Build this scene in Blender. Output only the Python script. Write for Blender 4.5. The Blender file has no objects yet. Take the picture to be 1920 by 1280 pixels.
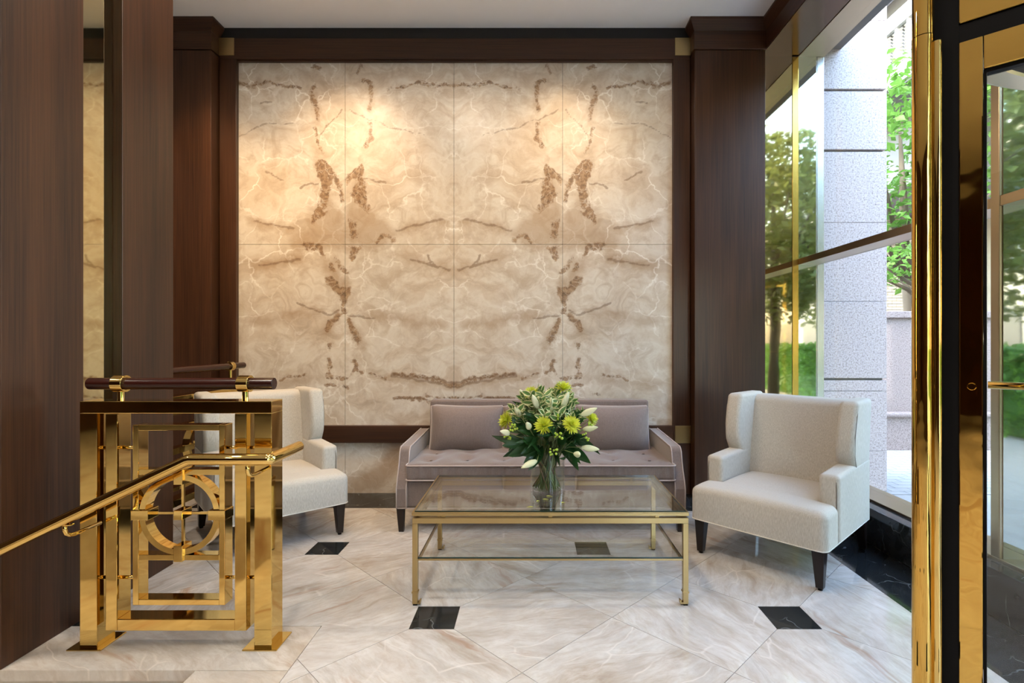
import bpy, bmesh, math, random
import numpy as np
from mathutils import Vector, Matrix, noise as mnoise
R = math.radians
sc = bpy.context.scene
col = sc.collection

# ------------------------------------------------------------------ camera
cam_d = bpy.data.cameras.new('camera'); cam = bpy.data.objects.new('camera', cam_d); col.objects.link(cam)
cam.location = (0, 0, 1.3); cam.rotation_euler = (R(90), 0, 0)
cam_d.sensor_width = 36; cam_d.lens = 985/1920*36
cam_d.shift_x = -38/1920; cam_d.shift_y = 2/1920
cam_d.clip_start = 0.02; cam_d.clip_end = 200
sc.camera = cam

# ------------------------------------------------------------------ world, sun, exposure
world = bpy.data.worlds.new('world'); sc.world = world; world.use_nodes = True
wn = world.node_tree; wn.nodes.clear()
sky = wn.nodes.new('ShaderNodeTexSky'); sky.sky_type = 'NISHITA'; sky.sun_disc = False
sky.sun_elevation = R(52); sky.sun_rotation = R(240); sky.air_density = 1.4; sky.dust_density = 1.6; sky.ozone_density = 1.0
bg = wn.nodes.new('ShaderNodeBackground'); bg.inputs['Strength'].default_value = 2.2
wo = wn.nodes.new('ShaderNodeOutputWorld')
wn.links.new(sky.outputs[0], bg.inputs['Color']); wn.links.new(bg.outputs[0], wo.inputs['Surface'])
sun_d = bpy.data.lights.new('sun', 'SUN'); sun_d.energy = 4.5; sun_d.angle = R(0.6); sun_d.color = (1.0, 0.95, 0.87)
sun = bpy.data.objects.new('sun', sun_d); col.objects.link(sun)      # high over the lobby roof, from behind left
sun.rotation_euler = Vector((0.58, 0.34, -0.74)).to_track_quat('-Z', 'Y').to_euler()
vs = sc.view_settings
vs.view_transform = 'Standard'; vs.look = 'None'; vs.gamma = 1.0; vs.exposure = 0.56; vs.use_curve_mapping = False
sc.cycles.transparent_max_bounces = 16
sc.cycles.max_bounces = 8
sc.cycles.diffuse_bounces = 4
sc.cycles.glossy_bounces = 5
sc.cycles.caustics_reflective = False
sc.cycles.caustics_refractive = False
sc.cycles.sample_clamp_indirect = 6.0

def spot(name, loc, target, power, size_deg, blend, colr, radius=0.05):
    d = bpy.data.lights.new(name, 'SPOT'); d.energy = power; d.spot_size = R(size_deg); d.spot_blend = blend
    d.color = colr; d.shadow_soft_size = radius
    o = bpy.data.objects.new(name, d); col.objects.link(o); o.location = loc
    o.rotation_euler = (Vector(target)-Vector(loc)).to_track_quat('-Z', 'Y').to_euler()
    return o
WARM = (1.0, 0.66, 0.33); WARM2 = (1.0, 0.88, 0.74)
def ceiling_lamps():
    spot('lamp_wallwash', (-1.62, 3.58, 3.97), (-1.60, 4.54, 2.0), 130, 84, 1.0, WARM, 0.12)
    spot('lamp_wallwash', (0.28, 3.58, 3.97), (0.26, 4.54, 2.0), 85, 84, 1.0, WARM, 0.12)
    spot('lamp_wallwash', (-2.5, 3.4, 3.97), (-2.7, 4.45, 1.9), 110, 66, 1.0, WARM)
    for x, y, p in ((-0.6, 1.4, 120), (-2.6, 0.9, 140), (0.9, 0.0, 120), (-0.8, -1.4, 170), (-3.2, -1.6, 170), (1.0, -2.6, 150), (-4.4, 0.8, 130), (-4.2, 3.2, 100)):
        spot('lamp_unseen_downlight', (x, y, 3.97), (x, y, 0), p, 120, 0.8, WARM2, 0.12)
    for x, y, p in ((-1.9, 2.75, 40), (-0.7, 2.75, 42), (0.6, 2.75, 26)):  # added wide fill lamps, out of view, to even out light on the marble
        spot('lamp_unseen_downlight', (x, y, 3.93), (x, y, 0), p, 168, 0.25, (1.0, 0.82, 0.62), 0.12)
ceiling_lamps()

# ------------------------------------------------------------------ materials
MATS = {}
def newmat(name):
    m = bpy.data.materials.new(name); m.use_nodes = True; nt = m.node_tree; nt.nodes.clear()
    out = nt.nodes.new('ShaderNodeOutputMaterial'); MATS[name] = m
    return m, nt, out
def nd(nt, t, ins=None, **props):
    n = nt.nodes.new(t)
    for k, v in props.items(): setattr(n, k, v)
    if ins:
        for k, v in ins.items():
            s = n.inputs[k]
            if isinstance(v, bpy.types.NodeSocket): nt.links.new(v, s)
            else: s.default_value = v
    return n
def rgb(c): return (c[0], c[1], c[2], 1.0)
def srgb(r, g, b):
    f = lambda v: (v/255/12.92) if v/255 <= 0.04045 else ((v/255+0.055)/1.055)**2.4
    return (f(r), f(g), f(b))
def ramp(nt, fac, stops, interp='LINEAR'):
    n = nt.nodes.new('ShaderNodeValToRGB'); cr = n.color_ramp; cr.interpolation = interp
    while len(cr.elements) < len(stops): cr.elements.new(0.5)
    for e, (p, c) in zip(cr.elements, stops):
        e.position = p; e.color = (c, c, c, 1) if isinstance(c, (int, float)) else rgb(c)
    nt.links.new(fac, n.inputs[0]); return n.outputs[0]
def mixc(nt, fac, a, b, mode='MIX'):
    n = nt.nodes.new('ShaderNodeMix'); n.data_type = 'RGBA'; n.blend_type = mode
    def put(s, v):
        if isinstance(v, bpy.types.NodeSocket): nt.links.new(v, s)
        else: s.default_value = v if isinstance(v, float) else rgb(v)
    put(n.inputs[0], fac); put(n.inputs[6], a); put(n.inputs[7], b)
    return n.outputs[2]
def math_(nt, op, a, b=None, c=None):
    n = nt.nodes.new('ShaderNodeMath'); n.operation = op
    for i, v in enumerate((a, b, c)):
        if v is None: continue
        if isinstance(v, bpy.types.NodeSocket): nt.links.new(v, n.inputs[i])
        else: n.inputs[i].default_value = v
    return n.outputs[0]
def coords(nt, kind='Object', scale=(1, 1, 1), rot=(0, 0, 0), loc=(0, 0, 0)):
    tc = nt.nodes.new('ShaderNodeTexCoord')
    mp = nd(nt, 'ShaderNodeMapping', {'Vector': tc.outputs[kind], 'Scale': scale, 'Rotation': rot, 'Location': loc})
    return mp.outputs[0]
def nz(nt, vec, scale, detail=4, rough=0.55, dist=0.0):
    return nd(nt, 'ShaderNodeTexNoise', {'Vector': vec, 'Scale': scale, 'Detail': detail, 'Roughness': rough, 'Distortion': dist}).outputs[0]
def bump(nt, h, strength, dist=0.002):
    return nd(nt, 'ShaderNodeBump', {'Height': h, 'Strength': strength, 'Distance': dist}).outputs[0]
def princ(nt, out, **kw):
    b = nt.nodes.new('ShaderNodeBsdfPrincipled')
    for k, v in kw.items():
        k = k.replace('_', ' ')
        s = b.inputs[k]
        if isinstance(v, bpy.types.NodeSocket): nt.links.new(v, s)
        elif isinstance(v, tuple): s.default_value = rgb(v)
        else: s.default_value = v
    nt.links.new(b.outputs[0], out.inputs[0]); return b

def m_plain(name, c, rough=0.5, metal=0.0, var=0.0, scale=8, **kw):
    m, nt, out = newmat(name)
    v = coords(nt); n = nz(nt, v, scale, 3)
    cc = mixc(nt, n, tuple(x*(1-var) for x in c), tuple(min(1, x*(1+var)) for x in c))
    princ(nt, out, Base_Color=cc, Roughness=rough, Metallic=metal, **kw); return m

def m_wood(name, grain, dark, light, rough=0.42, figure=0.5):
    m, nt, out = newmat(name)
    s1 = [60, 60, 60]; s1[grain] = 0.9
    s2 = [3.2, 3.2, 3.2]; s2[grain] = 0.22
    a = nz(nt, coords(nt, scale=tuple(s1)), 2.2, 5, 0.6)
    b = nz(nt, coords(nt, scale=tuple(s2)), 2.0, 3, 0.5)
    f = math_(nt, 'ADD', math_(nt, 'MULTIPLY', a, 0.6), math_(nt, 'MULTIPLY', b, figure))
    c = ramp(nt, f, [(0.34, dark), (0.78, light)])
    princ(nt, out, Base_Color=c, Roughness=rough, Normal=bump(nt, a, 0.06), Coat_Weight=0.15, Coat_Roughness=0.28, Specular_IOR_Level=0.35); return m
WD, WL = srgb(35, 18, 9), srgb(86, 53, 32)
m_wood('wood_v', 2, WD, WL); m_wood('wood_h', 0, WD, WL); m_wood('wood_y', 1, WD, WL)
m_wood('wood_rail', 0, srgb(38, 14, 10), srgb(66, 28, 20), 0.2)
m_wood('wood_leg', 2, srgb(20, 12, 10), srgb(34, 22, 18), 0.3)
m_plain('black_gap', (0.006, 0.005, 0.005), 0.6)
m_plain('rubber', (0.004, 0.0035, 0.0035), 0.6, Specular_IOR_Level=0.12)

def m_metal(name, c, rough, wob=0.0, scale=3.0, var=0.12):
    m, nt, out = newmat(name)
    v = coords(nt); n = nz(nt, v, scale, 2)
    cc = mixc(nt, nz(nt, v, 4, 2), tuple(x*(1-var) for x in c), c)
    kw = {}
    if wob: kw['Normal'] = bump(nt, n, wob, 0.02)
    rr = rough
    princ(nt, out, Base_Color=cc, Metallic=1.0, Roughness=rr, **kw); return m
m_metal('brass', (0.84, 0.59, 0.20), 0.05, 0.03)
m_metal('brass_wavy', (0.76, 0.46, 0.11), 0.04, 0.22, 5.0)
m_metal('brass_satin', (0.52, 0.38, 0.175), 0.33)
m_metal('bronze_frame', (0.50, 0.40, 0.27), 0.28)
m_metal('brass_mullion', (0.66, 0.42, 0.10), 0.22)
m_metal('mirror_gold', (0.74, 0.63, 0.38), 0.03, 0.03, 1.2, 0.03)
m_metal('mirror_bronze', (0.50, 0.42, 0.26), 0.03, 0.05, 1.5, 0.03)
m_metal('mirror_smoke', (0.56, 0.58, 0.52), 0.03, 0.05, 1.5, 0.03)
m_metal('soffit_bronze', (0.16, 0.10, 0.07), 0.16, 0.03, 1.5)
m_metal('steel', (0.6, 0.6, 0.6), 0.25)
m_plain('paint_ceiling', (0.90, 0.885, 0.88), 0.7, var=0.02)
m_plain('paint_wall', (0.55, 0.42, 0.30), 0.6, var=0.05)
m_plain('drum_white', (0.62, 0.56, 0.53), 0.35, var=0.06)

# --- book-matched marble for the panels (field attributes + folded uv)
def m_marble_wall():
    m, nt, out = newmat('marble_wall')
    uv = nt.nodes.new('ShaderNodeUVMap'); uv.uv_map = 'fold'
    mp = nd(nt, 'ShaderNodeMapping', {'Vector': uv.outputs[0], 'Scale': (1, 1, 1)})
    v = mp.outputs[0]
    warpn = nd(nt, 'ShaderNodeTexNoise', {'Vector': v, 'Scale': 2.2, 'Detail': 3.0})
    wv = nd(nt, 'ShaderNodeVectorMath', {0: v, 1: warpn.outputs[1]}, operation='ADD')
    w = wv.outputs[0]
    band = nz(nt, nd(nt, 'ShaderNodeMapping', {'Vector': w, 'Scale': (0.9, 3.0, 1)}).outputs[0], 1.4, 5, 0.55, 0.6)
    cloud = nz(nt, v, 2.6, 6, 0.6, 0.4)
    fine = nz(nt, v, 38, 5, 0.65)
    base = ramp(nt, band, [(0.28, (0.40, 0.295, 0.20)), (0.42, (0.63, 0.525, 0.41)), (0.56, (0.76, 0.70, 0.61)), (0.72, (0.53, 0.425, 0.315))])
    base = mixc(nt, math_(nt, 'MULTIPLY', cloud, 0.5), base, (0.80, 0.74, 0.66))
    base = mixc(nt, math_(nt, 'MULTIPLY', fine, 0.22), base, (0.45, 0.35, 0.27), 'MULTIPLY')
    # white calcite veins
    vor = nd(nt, 'ShaderNodeTexVoronoi', {'Vector': nd(nt, 'ShaderNodeVectorMath', {0: v, 1: nd(nt, 'ShaderNodeVectorMath', {0: nd(nt, 'ShaderNodeTexNoise', {'Vector': v, 'Scale': 5.0, 'Detail': 4.0}).outputs[1], 1: (0.28, 0.28, 0.28)}, operation='MULTIPLY').outputs[0]}, operation='ADD').outputs[0], 'Scale': 3.6}, feature='DISTANCE_TO_EDGE')
    veinm = ramp(nt, vor.outputs[0], [(0.0, 1.0), (0.035, 0.0)])
    gate = ramp(nt, nz(nt, v, 2.1, 3), [(0.42, 0.0), (0.60, 1.0)])
    base = mixc(nt, math_(nt, 'MULTIPLY', math_(nt, 'MULTIPLY', veinm, gate), 0.9), base, (0.90, 0.86, 0.80))
    base = mixc(nt, math_(nt, 'MULTIPLY', ramp(nt, nz(nt, v, 5.5, 7, 0.7, 0.8), [(0.36, 1.0), (0.52, 0.0)]), 0.5), base, (0.46, 0.35, 0.25))
    # tan fields and dark inclusions
    def attr(n):
        a = nt.nodes.new('ShaderNodeAttribute'); a.attribute_name = n; return a.outputs['Fac']
    n1 = math_(nt, 'SUBTRACT', nz(nt, v, 26, 6, 0.7), 0.5)
    tan = math_(nt, 'MULTIPLY_ADD', math_(nt, 'SUBTRACT', nz(nt, v, 7, 6, 0.65), 0.5), 40.0, attr('tan'))
    base = mixc(nt, math_(nt, 'MULTIPLY', ramp(nt, math_(nt, 'MULTIPLY_ADD', tan, 0.05, 0.5), [(0.20, 0.0), (1.0, 1.0)]), 0.55), base, (0.38, 0.25, 0.145))
    n0 = math_(nt, 'SUBTRACT', nz(nt, v, 9, 4, 0.6), 0.5)
    dk = math_(nt, 'MULTIPLY_ADD', n0, 11.0, math_(nt, 'MULTIPLY_ADD', n1, 17.0, attr('dark')))
    dkm = ramp(nt, math_(nt, 'MULTIPLY_ADD', dk, 0.05, 0.5), [(0.45, 0.0), (0.58, 1.0)])
    vor2 = nd(nt, 'ShaderNodeTexVoronoi', {'Vector': nd(nt, 'ShaderNodeVectorMath', {0: w, 1: nd(nt, 'ShaderNodeVectorMath', {0: nd(nt, 'ShaderNodeTexNoise', {'Vector': v, 'Scale': 14.0, 'Detail': 4.0}).outputs[1], 1: (0.12, 0.12, 0.12)}, operation='MULTIPLY').outputs[0]}, operation='ADD').outputs[0], 'Scale': 8.0}, feature='DISTANCE_TO_EDGE')
    crk = ramp(nt, vor2.outputs[0], [(0.0, 0.15), (0.05, 1.0)])
    dcol = ramp(nt, nz(nt, v, 30, 5, 0.7), [(0.3, (0.07, 0.045, 0.025)), (0.45, (0.22, 0.12, 0.06)), (0.6, (0.40, 0.26, 0.15)), (0.75, (0.50, 0.38, 0.25))])
    base = mixc(nt, math_(nt, 'MULTIPLY', math_(nt, 'MULTIPLY', dkm, crk), 0.84), base, dcol)
    ln = math_(nt, 'MULTIPLY_ADD', n1, 5.0, attr('line'))
    base = mixc(nt, math_(nt, 'MULTIPLY', ramp(nt, math_(nt, 'MULTIPLY_ADD', ln, 0.1, 0.5), [(0.48, 0.0), (0.62, 1.0)]), 0.6), base, (0.20, 0.12, 0.07))
    princ(nt, out, Base_Color=base, Roughness=0.30, Specular_IOR_Level=0.35); return m
m_marble_wall()

def m_marble_floor(name, tint=(1, 1, 1), rough=0.06):
    m, nt, out = newmat(name)
    tc = nt.nodes.new('ShaderNodeTexCoord'); oi = nt.nodes.new('ShaderNodeObjectInfo')
    ang = math_(nt, 'MULTIPLY', oi.outputs['Random'], 6.2832)
    cmb = nd(nt, 'ShaderNodeCombineXYZ', {'Z': ang})
    off = nd(nt, 'ShaderNodeCombineXYZ', {'X': math_(nt, 'MULTIPLY', oi.outputs['Random'], 37.0), 'Y': math_(nt, 'MULTIPLY', oi.outputs['Random'], 91.0)})
    v = nd(nt, 'ShaderNodeMapping', {'Vector': tc.outputs['Object'], 'Rotation': cmb.outputs[0], 'Location': off.outputs[0]}).outputs[0]
    wn_ = nd(nt, 'ShaderNodeTexNoise', {'Vector': v, 'Scale': 2.4, 'Detail': 3.0})
    w = nd(nt, 'ShaderNodeVectorMath', {0: v, 1: nd(nt, 'ShaderNodeVectorMath', {0: wn_.outputs[1], 1: (0.20, 0.20, 0.0)}, operation='MULTIPLY').outputs[0]}, operation='ADD').outputs[0]
    st = nz(nt, nd(nt, 'ShaderNodeMapping', {'Vector': w, 'Scale': (0.9, 3.4, 1)}).outputs[0], 1.5, 8, 0.66, 0.25)
    base = ramp(nt, st, [(0.28, (0.30, 0.225, 0.17)), (0.38, (0.50, 0.435, 0.37)), (0.46, (0.67, 0.635, 0.60)), (0.56, (0.76, 0.745, 0.725)), (0.64, (0.62, 0.60, 0.575)), (0.74, (0.46, 0.41, 0.36))])
    cl = nz(nt, v, 4.0, 6, 0.65)
    base = mixc(nt, ramp(nt, cl, [(0.36, 0.7), (0.58, 0.0)]), base, (0.54, 0.51, 0.475))
    base = mixc(nt, ramp(nt, nz(nt, nd(nt, 'ShaderNodeMapping', {'Vector': w, 'Scale': (3.0, 11.0, 1)}).outputs[0], 3.0, 7, 0.7, 0.5), [(0.36, 0.45), (0.55, 0.0)]), base, (0.50, 0.42, 0.345))
    vor = nd(nt, 'ShaderNodeTexVoronoi', {'Vector': nd(nt, 'ShaderNodeMapping', {'Vector': w, 'Scale': (1.0, 2.2, 1)}).outputs[0], 'Scale': 2.4}, feature='DISTANCE_TO_EDGE')
    gate = ramp(nt, nz(nt, v, 3.0, 2), [(0.48, 0.0), (0.6, 1.0)])
    base = mixc(nt, math_(nt, 'MULTIPLY', math_(nt, 'MULTIPLY', ramp(nt, vor.outputs[0], [(0.0, 1.0), (0.02, 0.0)]), gate), 0.6), base, (0.88, 0.84, 0.80))
    rust = nz(nt, nd(nt, 'ShaderNodeMapping', {'Vector': w, 'Scale': (0.8, 6.0, 1)}).outputs[0], 1.1, 6, 0.6, 0.3)
    base = mixc(nt, ramp(nt, rust, [(0.60, 0.0), (0.70, 0.75)]), base, (0.42, 0.25, 0.16))
    base = mixc(nt, 1.0, base, tint, 'MULTIPLY')
    princ(nt, out, Base_Color=base, Roughness=rough, Specular_IOR_Level=0.55); return m
m_marble_floor('marble_floor', (0.90, 0.885, 0.87)); m_marble_floor('marble_landing', (0.92, 0.87, 0.80), 0.12)

def m_black_marble():
    m, nt, out = newmat('marble_black')
    v = coords(nt)
    wn_ = nd(nt, 'ShaderNodeTexNoise', {'Vector': v, 'Scale': 3.0, 'Detail': 4.0})
    w = nd(nt, 'ShaderNodeVectorMath', {0: v, 1: nd(nt, 'ShaderNodeVectorMath', {0: wn_.outputs[1], 1: (0.4, 0.4, 0.4)}, operation='MULTIPLY').outputs[0]}, operation='ADD').outputs[0]
    vor = nd(nt, 'ShaderNodeTexVoronoi', {'Vector': w, 'Scale': 4.5}, feature='DISTANCE_TO_EDGE')
    gate = ramp(nt, nz(nt, v, 5.0, 3), [(0.46, 0.0), (0.62, 1.0)])
    f = math_(nt, 'MULTIPLY', ramp(nt, vor.outputs[0], [(0.0, 1.0), (0.02, 0.0)]), gate)
    base = mixc(nt, nz(nt, v, 14, 6, 0.7), (0.004, 0.005, 0.006), (0.030, 0.034, 0.036))
    base = mixc(nt, math_(nt, 'MULTIPLY', f, 0.6), base, (0.25, 0.27, 0.27))
    princ(nt, out, Base_Color=base, Roughness=0.07, Specular_IOR_Level=0.32); return m
m_black_marble()
m_plain('grout', (0.30, 0.24, 0.19), 0.8, var=0.1)

def m_fabric(name, a, b, weave=420, sheen=0.3, rough=0.85, stripe=0.0, bumps=0.25):
    m, nt, out = newmat(name)
    v = coords(nt)
    n1 = nz(nt, nd(nt, 'ShaderNodeMapping', {'Vector': v, 'Scale': (1.0, 1.0, 0.10)}).outputs[0], weave, 2, 0.5)
    n2 = nz(nt, v, weave*0.8, 2, 0.5)
    n3 = nz(nt, v, 3.0, 3)
    f = math_(nt, 'ADD', math_(nt, 'MULTIPLY', n1, 0.5+stripe), math_(nt, 'MULTIPLY', n2, 0.5-stripe))
    c = mixc(nt, ramp(nt, f, [(0.35, 0.0), (0.65, 1.0)]), a, b)
    c = mixc(nt, math_(nt, 'MULTIPLY', n3, 0.12), c, tuple(x*0.6 for x in a))
    princ(nt, out, Base_Color=c, Roughness=rough, Sheen_Weight=sheen, Sheen_Roughness=0.4, Normal=bump(nt, f, bumps, 0.001), Specular_IOR_Level=0.2); return m
m_fabric('fabric_cream', (0.49, 0.45, 0.39), (0.66, 0.62, 0.56), 420, 0.12, 0.9, 0.3, 0.12)
m_plain('piping_cream', (0.70, 0.66, 0.60), 0.8, var=0.05)
m_plain('seam', (0.20, 0.17, 0.14), 0.8)
m_fabric('velvet', (0.20, 0.155, 0.14), (0.25, 0.20, 0.185), 180, 0.5, 0.75, 0.0, 0.08)
m_plain('piping_velvet', (0.46, 0.38, 0.36), 0.6, var=0.05, Sheen_Weight=0.4)

def m_glass(name, tint=(0.93, 0.96, 0.95), refl=0.05, power=5.0, rough=0.0):
    m, nt, out = newmat(name)
    lw = nd(nt, 'ShaderNodeLayerWeight', {'Blend': 0.5})
    f = math_(nt, 'MULTIPLY_ADD', math_(nt, 'POWER', lw.outputs['Facing'], power), 0.92-refl, refl)
    t = nd(nt, 'ShaderNodeBsdfTransparent', {'Color': rgb(tint)})
    g = nd(nt, 'ShaderNodeBsdfGlossy', {'Color': (1, 1, 1, 1), 'Roughness': rough})
    mx = nd(nt, 'ShaderNodeMixShader', {0: f, 1: t.outputs[0], 2: g.outputs[0]})
    nt.links.new(mx.outputs[0], out.inputs[0]); return m
m_glass('glass_window', (0.97, 0.985, 0.98), 0.035)
m_glass('glass_table', (0.945, 0.965, 0.96), 0.06, 3.6)
m_glass('glass_shelf', (0.95, 0.965, 0.965), 0.04, 4.5)
m_glass('glass_vase', (0.965, 0.972, 0.972), 0.018, 4.2)
m_glass('water', (0.95, 0.965, 0.94), 0.006, 6.0)
m_plain('glass_edge', (0.01, 0.035, 0.03), 0.1)

def m_granite(name='granite', k=1.0):
    m, nt, out = newmat(name)
    v = coords(nt)
    a = nz(nt, v, 70, 3, 0.7); b = nz(nt, v, 190, 2)
    f = math_(nt, 'ADD', math_(nt, 'MULTIPLY', a, 0.6), math_(nt, 'MULTIPLY', b, 0.4))
    c = ramp(nt, f, [(0.40, (0.20, 0.16, 0.15)), (0.47, (0.46, 0.395, 0.375)), (0.56, (0.55, 0.485, 0.465)), (0.66, (0.64, 0.575, 0.55))])
    c = mixc(nt, 1.0, c, (k, k*0.96, k*0.97), 'MULTIPLY')
    princ(nt, out, Base_Color=c, Roughness=0.45); return m
m_granite(); m_granite('granite_pink', 0.52)
m_plain('brick', (0.40, 0.335, 0.245), 0.8, var=0.2, scale=5)
m_plain('mortar', (0.15, 0.125, 0.10), 0.9)
m_plain('paver', (0.30, 0.285, 0.275), 0.7, var=0.15, scale=3)
m_plain('paving_joint', (0.14, 0.135, 0.13), 0.9)
m_plain('concrete_white', (0.48, 0.47, 0.47), 0.7, var=0.06)
m_plain('concrete_grey', (0.15, 0.15, 0.15), 0.8, var=0.1)
m_plain('louver', (0.42, 0.39, 0.35), 0.6)
m_plain('window_dark', (0.05, 0.05, 0.055), 0.15)
m_plain('bark', (0.10, 0.075, 0.05), 0.85, var=0.3)
m_plain('grass', (0.08, 0.20, 0.04), 0.9, var=0.4)

def m_leaf(name, a, b, margin=None, trans=0.35, rough=0.4):
    m, nt, out = newmat(name)
    oi = nt.nodes.new('ShaderNodeObjectInfo')
    n = nz(nt, coords(nt), 14, 2)
    f = math_(nt, 'ADD', math_(nt, 'MULTIPLY', n, 0.7), math_(nt, 'MULTIPLY', oi.outputs['Random'], 0.35))
    c = mixc(nt, f, a, b)
    if margin is not None:
        uv = nt.nodes.new('ShaderNodeUVMap'); uv.uv_map = 'leaf'
        sx = nd(nt, 'ShaderNodeSeparateXYZ', {0: uv.outputs[0]})
        e = math_(nt, 'MULTIPLY_ADD', math_(nt, 'SUBTRACT', nz(nt, coords(nt), 90, 2), 0.5), 0.5, math_(nt, 'ABSOLUTE', sx.outputs[0]))
        c = mixc(nt, ramp(nt, e, [(0.52, 0.0), (0.66, 1.0)]), c, margin)
    p = princ(nt, out, Base_Color=c, Roughness=rough)
    tr = nd(nt, 'ShaderNodeBsdfTranslucent', {'Color': c})
    mx = nd(nt, 'ShaderNodeMixShader', {0: trans, 1: p.outputs[0], 2: tr.outputs[0]})
    nt.links.new(mx.outputs[0], out.inputs[0]); return m
m_leaf('leaf_tree', (0.06, 0.17, 0.025), (0.20, 0.36, 0.07), trans=0.5)
m_leaf('leaf_tree_yellow', (0.10, 0.14, 0.03), (0.27, 0.28, 0.09), trans=0.5)
m_leaf('leaf_dark', (0.012, 0.05, 0.014), (0.035, 0.11, 0.03), rough=0.28, trans=0.12)
m_leaf('leaf_variegated', (0.06, 0.16, 0.04), (0.18, 0.32, 0.09), margin=(0.84, 0.82, 0.46), trans=0.2)
m_leaf('petal_yellow', (0.58, 0.66, 0.03), (0.88, 0.88, 0.14), trans=0.3)
m_leaf('bud', (0.66, 0.72, 0.38), (0.94, 0.93, 0.74), trans=0.15)
m_leaf('berry', (0.24, 0.42, 0.03), (0.50, 0.62, 0.08), trans=0.0, rough=0.25)
m_leaf('stem_green', (0.05, 0.10, 0.025), (0.22, 0.26, 0.09), trans=0.0)
m_leaf('stem_brown', (0.10, 0.06, 0.025), (0.26, 0.16, 0.07), trans=0.0)

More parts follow.
